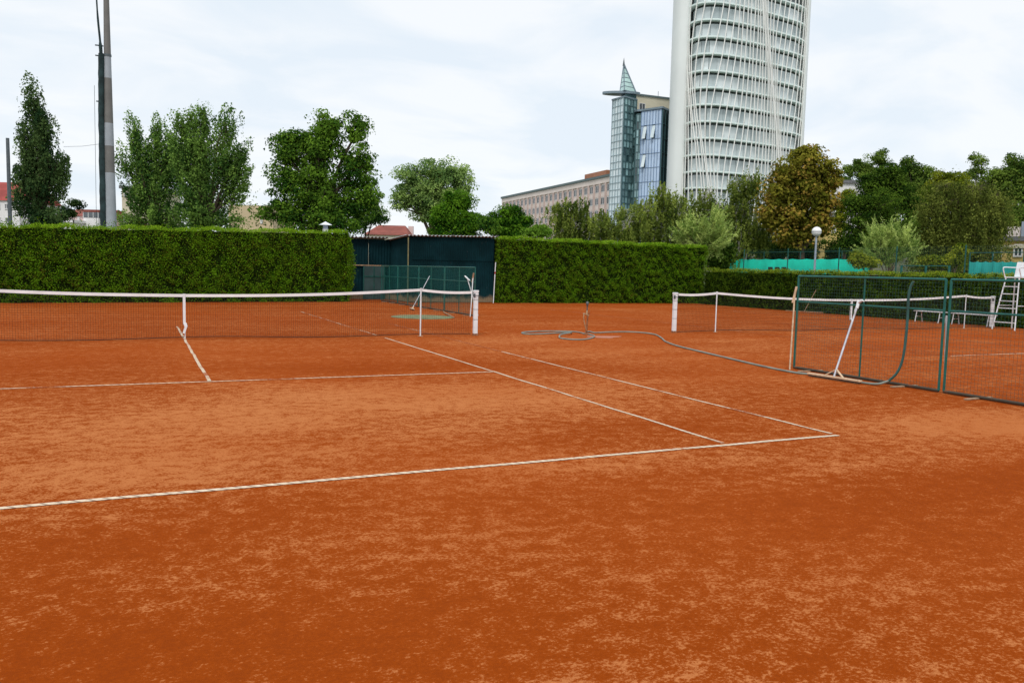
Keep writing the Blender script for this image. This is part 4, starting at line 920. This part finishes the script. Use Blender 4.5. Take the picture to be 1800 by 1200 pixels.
# canopy disc: long blade over the shaft
zc_ = Zat(1090, 160, 190); cc = pt(1087.5, 3.0)
disc = []
for k in range(32):
    a_ = 2*math.pi*k/32; disc.append(tuple((cc+RH*(33*SC*math.cos(a_)) + FH*(1.7*math.sin(a_)))[:2]))
MB().prism(disc, zc_-.2, zc_+.32).build('canopy_disc', M['steel_grey'], gt)
MB().prism([tuple(p)[:2] for p in (pt(1095, 1.6), pt(1114, 3.2), pt(1108, 6), pt(1088, 5))], zroof+.15, zc_-.26).build('canopy_neck', M['steel_teal'], gt)
ap = at(1096.5, 113, 193); s1, s2, s3, s4 = pt(1085, 3.0), pt(1092.5, .9), pt(1113, 3.2), pt(1104, 6.2); zb = zc_+.33
spv = [V(s[0], s[1], zb) for s in (s1, s2, s3, s4)]
for i in range(4):
    a_, b_ = spv[i], spv[(i+1) % 4]; mid3 = (a_+b_+ap)/3; inn = (sum(spv)/4*.5+ap*.5)
    k = 6
    for j in range(k-1):
        t0, t1 = j/k, (j+1)/k
        q = [a_+(ap-a_)*t0, b_+(ap-b_)*t0, b_+(ap-b_)*t1, a_+(ap-a_)*t1]
        q = [p+(inn-p)*.02 for p in q]; off = np.cross(q[1]-q[0], q[3]-q[0]); off /= np.linalg.norm(off); off *= .04
        MB().hexa([p-off for p in q]+[p+off for p in q]).build('spire_pane', M['g_spire'], gt)
        MB().bar(q[0], q[1], .16, .16).build('spire_rail', M['steel_grey'], gt)
    MB().tube([a_, ap], .22 if i == 2 else .13, 6).build('spire_rib', M['steel_grey'], gt)
MB().tube([ap-V(0, 0, .4), ap+V(0, 0, Zat(1096, 102, 193)-ap[2])], [.28, .02], 8).build('spike', M['steel_dark'], gt)
# rounded teal bay between shaft and blue wing
b0, b1, b2, b3 = pt(1108, 3.4), pt(1116, 1.6), pt(1125, 1.4), pt(1125, 8); zb1 = Zat(1116, 197, 190)
curtain(b0, b1, 0, zb1-.4, 2, 22, M['g_stair'], M['steel_teal'], .18); curtain(b1, b2, 0, zb1-.2, 2, 22, M['g_stair'], M['steel_teal'], .18)
# blue wing
c0, c1, c2 = pt(1125, 1.2), pt(1160, -2.5), pt(1180, 3.0); zw = Zat(1160, 192, 188)
opened = ((1, 10), (4, 10), (1, 8))
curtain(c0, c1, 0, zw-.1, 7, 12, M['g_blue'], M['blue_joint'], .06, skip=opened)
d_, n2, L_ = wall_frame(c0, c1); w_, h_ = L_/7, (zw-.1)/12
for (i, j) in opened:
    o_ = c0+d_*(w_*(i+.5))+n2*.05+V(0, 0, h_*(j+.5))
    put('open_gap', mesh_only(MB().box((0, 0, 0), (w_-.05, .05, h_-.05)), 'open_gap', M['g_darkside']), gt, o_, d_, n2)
    y_ = n2*math.cos(R(15))+V(0, 0, math.sin(R(15))); z_ = V(0, 0, math.cos(R(15)))-n2*math.sin(R(15))
    lv = mesh_only(MB().box((0, 0, -(h_*.45)), (w_*1.1, .06, h_*.9)), 'open_light', M['g_shaft'])
    piece('open_light', lv, gt, frame_matrix(o_+V(0, 0, h_*.42)+n2*.12, d_, y_, z_))
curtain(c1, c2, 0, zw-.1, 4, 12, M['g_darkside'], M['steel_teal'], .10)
MB().prism([tuple(p)[:2] for p in (c0+n2*.0-V(0, 0, 0)+FH*.25, c1+FH*.4, c2+FH*.3-RH*.3, c2+FH*14-RH*2, c0+FH*14)], 0, zw-.15).build('wing_core', M['steel_teal'], gt)
MB().prism([tuple(p)[:2] for p in (b0-FH*.5-RH*.3, b1-FH*.4, c0-FH*.5, c1-FH*.6, c2+RH*.4, c2+FH*14, b0+FH*10)], zw+.0, zw+.45).build('wing_roof', M['steel_grey'], gt)
e0, e1 = pt(1114.5, 6.5), pt(1184, 11); zu = Zat(1130, 169, 197)
de, ne, Le = wall_frame(e0, e1)
wbox(MB(), 0, Le, 0, zu, -9, 0, e0, de, ne).build('upper_wing', M['cream'], gt)
wbox(MB(), -.2, Le, zu+.001, zu+.4, -9, .3, e0, de, ne).build('upper_wing_coping', M['roof_teal'], gt)
uw = unit_window(1.7, 1.9, .14); put('window', uw, gt, e0+de*1.6+ne*.03+V(0, 0, zu-2.6), de, ne)
MB().tube([e0+de*6+V(0, 0, zu), e0+de*6+V(0, 0, zu+1.6)], .06, 5).build('aerial', M['steel_dark'], gt)

# ---- white tower with wavy fins
TD = 175; oc = at(1300, 440, TD); tw = thing('white_tower', 'tall curved white tower with wavy fins over curving glass floors', 'building', V(oc[0], oc[1], 0))
def tp(px, v): q = at(px, 200, TD+v); return V(q[0], q[1], 0)
glass_px = [(1204, 5.0), (1206, 3.0), (1212, 1.0), (1226, -.7), (1247, -1.3), (1266, -.9), (1292, .6), (1322, 2.9), (1352, 5.8), (1378, 8.6), (1396, 10.8), (1404, 12.6), (1408, 14.8)]
gp = spline([tp(*p) for p in glass_px], 6)
cum = [0.0]
for a_, b_ in zip(gp, gp[1:]): cum.append(cum[-1]+float(np.linalg.norm(b_-a_)))
GL = cum[-1]
def gpos(s):
    s = min(max(s, 0), GL*.99999); i = int(np.searchsorted(cum, s, side='right'))-1; k = (s-cum[i])/(cum[i+1]-cum[i]); dd = gp[i+1]-gp[i]; dd = dd/np.linalg.norm(dd)
    return gp[i]+(gp[i+1]-gp[i])*k, dd, V(dd[1], -dd[0], 0)
TH = 74.0; F0 = Zat(1250, 330.5, TD-1.3); FHT = (Zat(1250, 4.4, TD-1.3)-F0)/11
def shell(pxs, name):
    P_ = spline([tp(*p) for p in pxs], 6); mb = MB()
    mb.prism([tuple(p)[:2] for p in P_] + [tuple(P_[-1]+FH*9)[:2], tuple(P_[0]+FH*2)[:2]] if False else [tuple(p)[:2] for p in P_], 0, TH)
    return mb.build(name, M['tower_white'], tw)
shell([(1240, 24), (1190, 18), (1179, 12), (1176, 7.5), (1178.5, 4.6), (1187, 2.6), (1199, 1.9), (1206, 2.1), (1207.5, 3.0), (1212, 7), (1240, 12)], 'side_shell')
shell([(1330, 26), (1398, 24), (1413, 19), (1415.5, 15.5), (1413, 13.9), (1409.5, 13.9), (1406, 15.4), (1388, 17)], 'side_shell')
inner = [gpos(GL*i/60) for i in range(61)]
MB().prism([tuple(p-n2*1.3)[:2] for p, _, n2 in inner] + [tuple(tp(1385, 20))[:2], tuple(tp(1230, 16))[:2]], 0, TH).build('core', M['g_slab_shade'], tw)  # dark core shows above the panes as painted shade under each slab
nfl = 20
for f in range(-5, nfl-5):
    z = F0+FHT*f
    if z < .5: continue
    mb = MB(); vs = []; N_ = 60
    for i in range(N_+1):
        p, _, n2 = gpos(GL*i/N_); vs += [tuple(p+n2*.35+V(0, 0, z-.15)), tuple(p+n2*.35+V(0, 0, z+.17)), tuple(p-n2*1.25+V(0, 0, z+.17)), tuple(p-n2*1.25+V(0, 0, z-.15))]
    fs = [(4*i+k, 4*i+4+k, 4*i+4+(k+1) % 4, 4*i+(k+1) % 4) for i in range(N_) for k in range(4)]
    mb.add(vs, fs + [(0, 1, 2, 3), tuple(4*N_+k for k in (3, 2, 1, 0))]).build('floor_slab', M['tower_slab'], tw)
NP = 19
for f in range(-1, 12):
    z = F0+FHT*f
    for i in range(NP):
        a_, _, na = gpos(GL*(i+.02)/NP); b_, _, nb2 = gpos(GL*(i+.98)/NP)
        a_, b_ = a_-na*.75, b_-nb2*.75
        d_ = b_-a_; Lw = np.linalg.norm(d_); d_ /= Lw; n2 = V(d_[1], -d_[0], 0)
        key = 'pane'; me = mesh_only(MB().box((0, 0, 0), (Lw, .06, FHT-.4-.46)), 'window_pane', M['g_tower'])
        put('window_pane', me, tw, (a_+b_)/2+V(0, 0, z+.2+(FHT-.86)/2), d_, n2)
NFIN = 37
for i in range(NFIN):
    u0 = (i+.5)/NFIN; pts = []; zs_ = np.arange(max(2, F0-FHT*3), TH, FHT/2)
    for z in zs_:
        ph = 2*math.pi*(u0/.56 + (z-F0)/(FHT*26.0) + .13)
        u = u0 + .048*math.sin(ph) + .010*math.sin(2.1*ph+.8) + .0025*math.sin(z*.33+i*2.4)
        u = min(max(u, .004), .996); p, _, n2 = gpos(GL*u); pts.append(p+n2*.50+V(0, 0, z))
    MB().tube(pts, .125, 4).build('fin', M['tower_fin'], tw)

# ---- houses at the left and the right
def house(name, label, D_, px0, px1, ytop, depth, wallm, roofm=None, ridge=None, wins=(), back=0.0, over=.25, hip=0.0, cat='building'):
    """box house whose front stands at distance D_ between two picture columns; ridge = picture row of the ridge"""
    a, b = at(px0, 440, D_), at(px1, 440, D_+back); a, b = V(a[0], a[1], 0), V(b[0], b[1], 0); d_, n2, L_ = wall_frame(a, b); z = Zat((px0+px1)/2, ytop, D_+back/2)
    t = thing(name, label, cat, (a+b)/2)
    wbox(MB(), 0, L_, 0, z, -depth, 0, a, d_, n2).build('wall', wallm, t)
    if roofm:
        if ridge is not None:
            zr = Zat((px0+px1)/2, ridge, D_+back/2+depth/2); p = lambda s, o, zz: a+d_*s+n2*o+V(0, 0, zz)
            e = over; mb = MB(); mb.add([p(-e, e, z+.002), p(L_+e, e, z+.002), p(L_+e, -depth-e, z+.002), p(-e, -depth-e, z+.002), p(hip, -depth/2, zr), p(L_-hip, -depth/2, zr)], [(0, 3, 2, 1), (0, 1, 5, 4), (2, 3, 4, 5), (1, 2, 5), (3, 0, 4)]); rf = mb.build('roof', roofm, t)
        else:
            rf = wbox(MB(), -over, L_+over, z+.002, z+.35, -depth-over, over, a, d_, n2).build('roof', roofm, t)
        t['_roof'] = rf.name
    for (x0, x1, y0, y1) in wins:
        s0 = (x0-px0)/(px1-px0)*L_; s1 = (x1-px0)/(px1-px0)*L_; z1, z0 = Zat(x0, y0, D_+back/2), Zat(x0, y1, D_+back/2)
        me = unit_window(s1-s0, z1-z0, .1)
        put('window', me, t, a+d_*(s0+s1)/2+n2*.03+V(0, 0, (z0+z1)/2), d_, n2)
    return t, a, d_, n2, L_, z
house('town_house', 'white house with red roof at the left picture edge', 110, -60, 36, 352, 10, M['white_wall'], M['red_roof'], 320, [(-3, 3, 358, 368), (11, 18, 358, 368), (-3, 3, 382, 392), (11, 18, 382, 392)])
t, a, d_, n2, L_, z = house('town_house', 'pale pink house with bay window left of the banded mast', 100, 104, 180, 380, 9, M['pink_house'], M['brown_roof'], 368, [(138, 142, 381, 395)])
c = at(161, 440, 98.6); bw = [(c+RH*x_+FH*y_) for x_, y_ in ((-1.1, 1.6), (-.9, 0), (.9, 0), (1.1, 1.6))]; zb = Zat(161, 383, 98.6); zt_ = Zat(161, 373, 98.6)
bb = MB().prism([tuple(p)[:2] for p in bw], 0, zb).build('bay', M['white_wall'], t)
MB().prism([tuple(p)[:2] for p in bw], zb+.01, zt_).build('bay_glazing', M['g_win'], bb)
for x_ in (-.9, -.3, .3, .9): MB().tube([(bw[0]*0+c+RH*x_-FH*.02)*V(1, 1, 0)+V(0, 0, zb), (c+RH*x_-FH*.02)*V(1, 1, 0)+V(0, 0, zt_)], .05, 4).build('bay_bar', M['frame_white'], bb)
MB().prism([tuple(p+ (p-c)*.06)[:2] for p in bw], zt_+.01, zt_+.3).build('bay_roof', M['brown_roof'], bb)
house('low_shop', 'low white roofed shed left of the pale pink house', 96, 104, 128, 391, 6, M['white_wall'], M['white_wall'], None)
house('apartment_house', 'cream apartment house mostly behind the vase shaped tree', 105, 216, 262, 332, 10, M['cream'], M['grey_roof'], None, [(220, 230, 338, 346), (219, 226, 378, 392), (236, 244, 338, 346)])
house('beige_house', 'plain beige gable wall left of the largest tree', 98, 402, 480, 361, 10, M['beige'], None, None, [(458, 462, 385, 393)])
t, a, d_, n2, L_, z = house('red_roof_house', 'house with brown red roof showing over the shed', 112, 642, 716, 413, 10, M['cream'], M['brown_roof'], 396, [], hip=1.0)
for s in (.22, .58, .95):
    MB().box(tuple(a+d_*(L_*s)-n2*6+V(0, 0, z+.75)), (.7, .7, 1.6), math.atan2(d_[1], d_[0])).build('chimney', M['pink_house'], t)
house('white_block', 'white walled block right behind the chestnut', 96, 1452, 1512, 322, 12, M['white_wall'], M['grey_roof'], None)
house('yellow_house', 'small yellow house glimpsed right of the globe lamp', 74, 1448, 1478, 382, 8, M['yellow_wall'], M['grey_roof'], None, [(1459, 1467, 396, 410)])
t, a, d_, n2, L_, z = house('yellow_building', 'yellow low building behind the weeping birch at right', 66, 1690, 1830, 424, 10, M['yellow_wall'], M['grey_roof'], None, [(1748, 1764, 430, 452), (1784, 1800, 430, 452), (1716, 1728, 430, 452)], back=-4)
wbox(MB(), -.15, L_+.15, z-.55, z-.3, .004, .18, a, d_, n2).build('cornice', M['cream'], t)
MB().box(tuple(a+d_*(L_*.58)-n2*2+V(0, 0, z+.75)), (1.0, .8, .9)).build('chimney', M['pink_wall'], t)
MB().box(tuple(a+d_*(L_*.76)-n2*2+V(0, 0, z+.95)), (.9, .8, 1.3)).build('roof_box', M['pole_grey'], t)
house('hill_house', 'house with pink roof half hidden on the hillside', 110, 1768, 1830, 352, 8, M['white_wall'], M['brown_roof'], 343, [])

for o in list(bpy.data.objects):
    for k in ('_o', '_roof'):
        if k in o: del o[k]
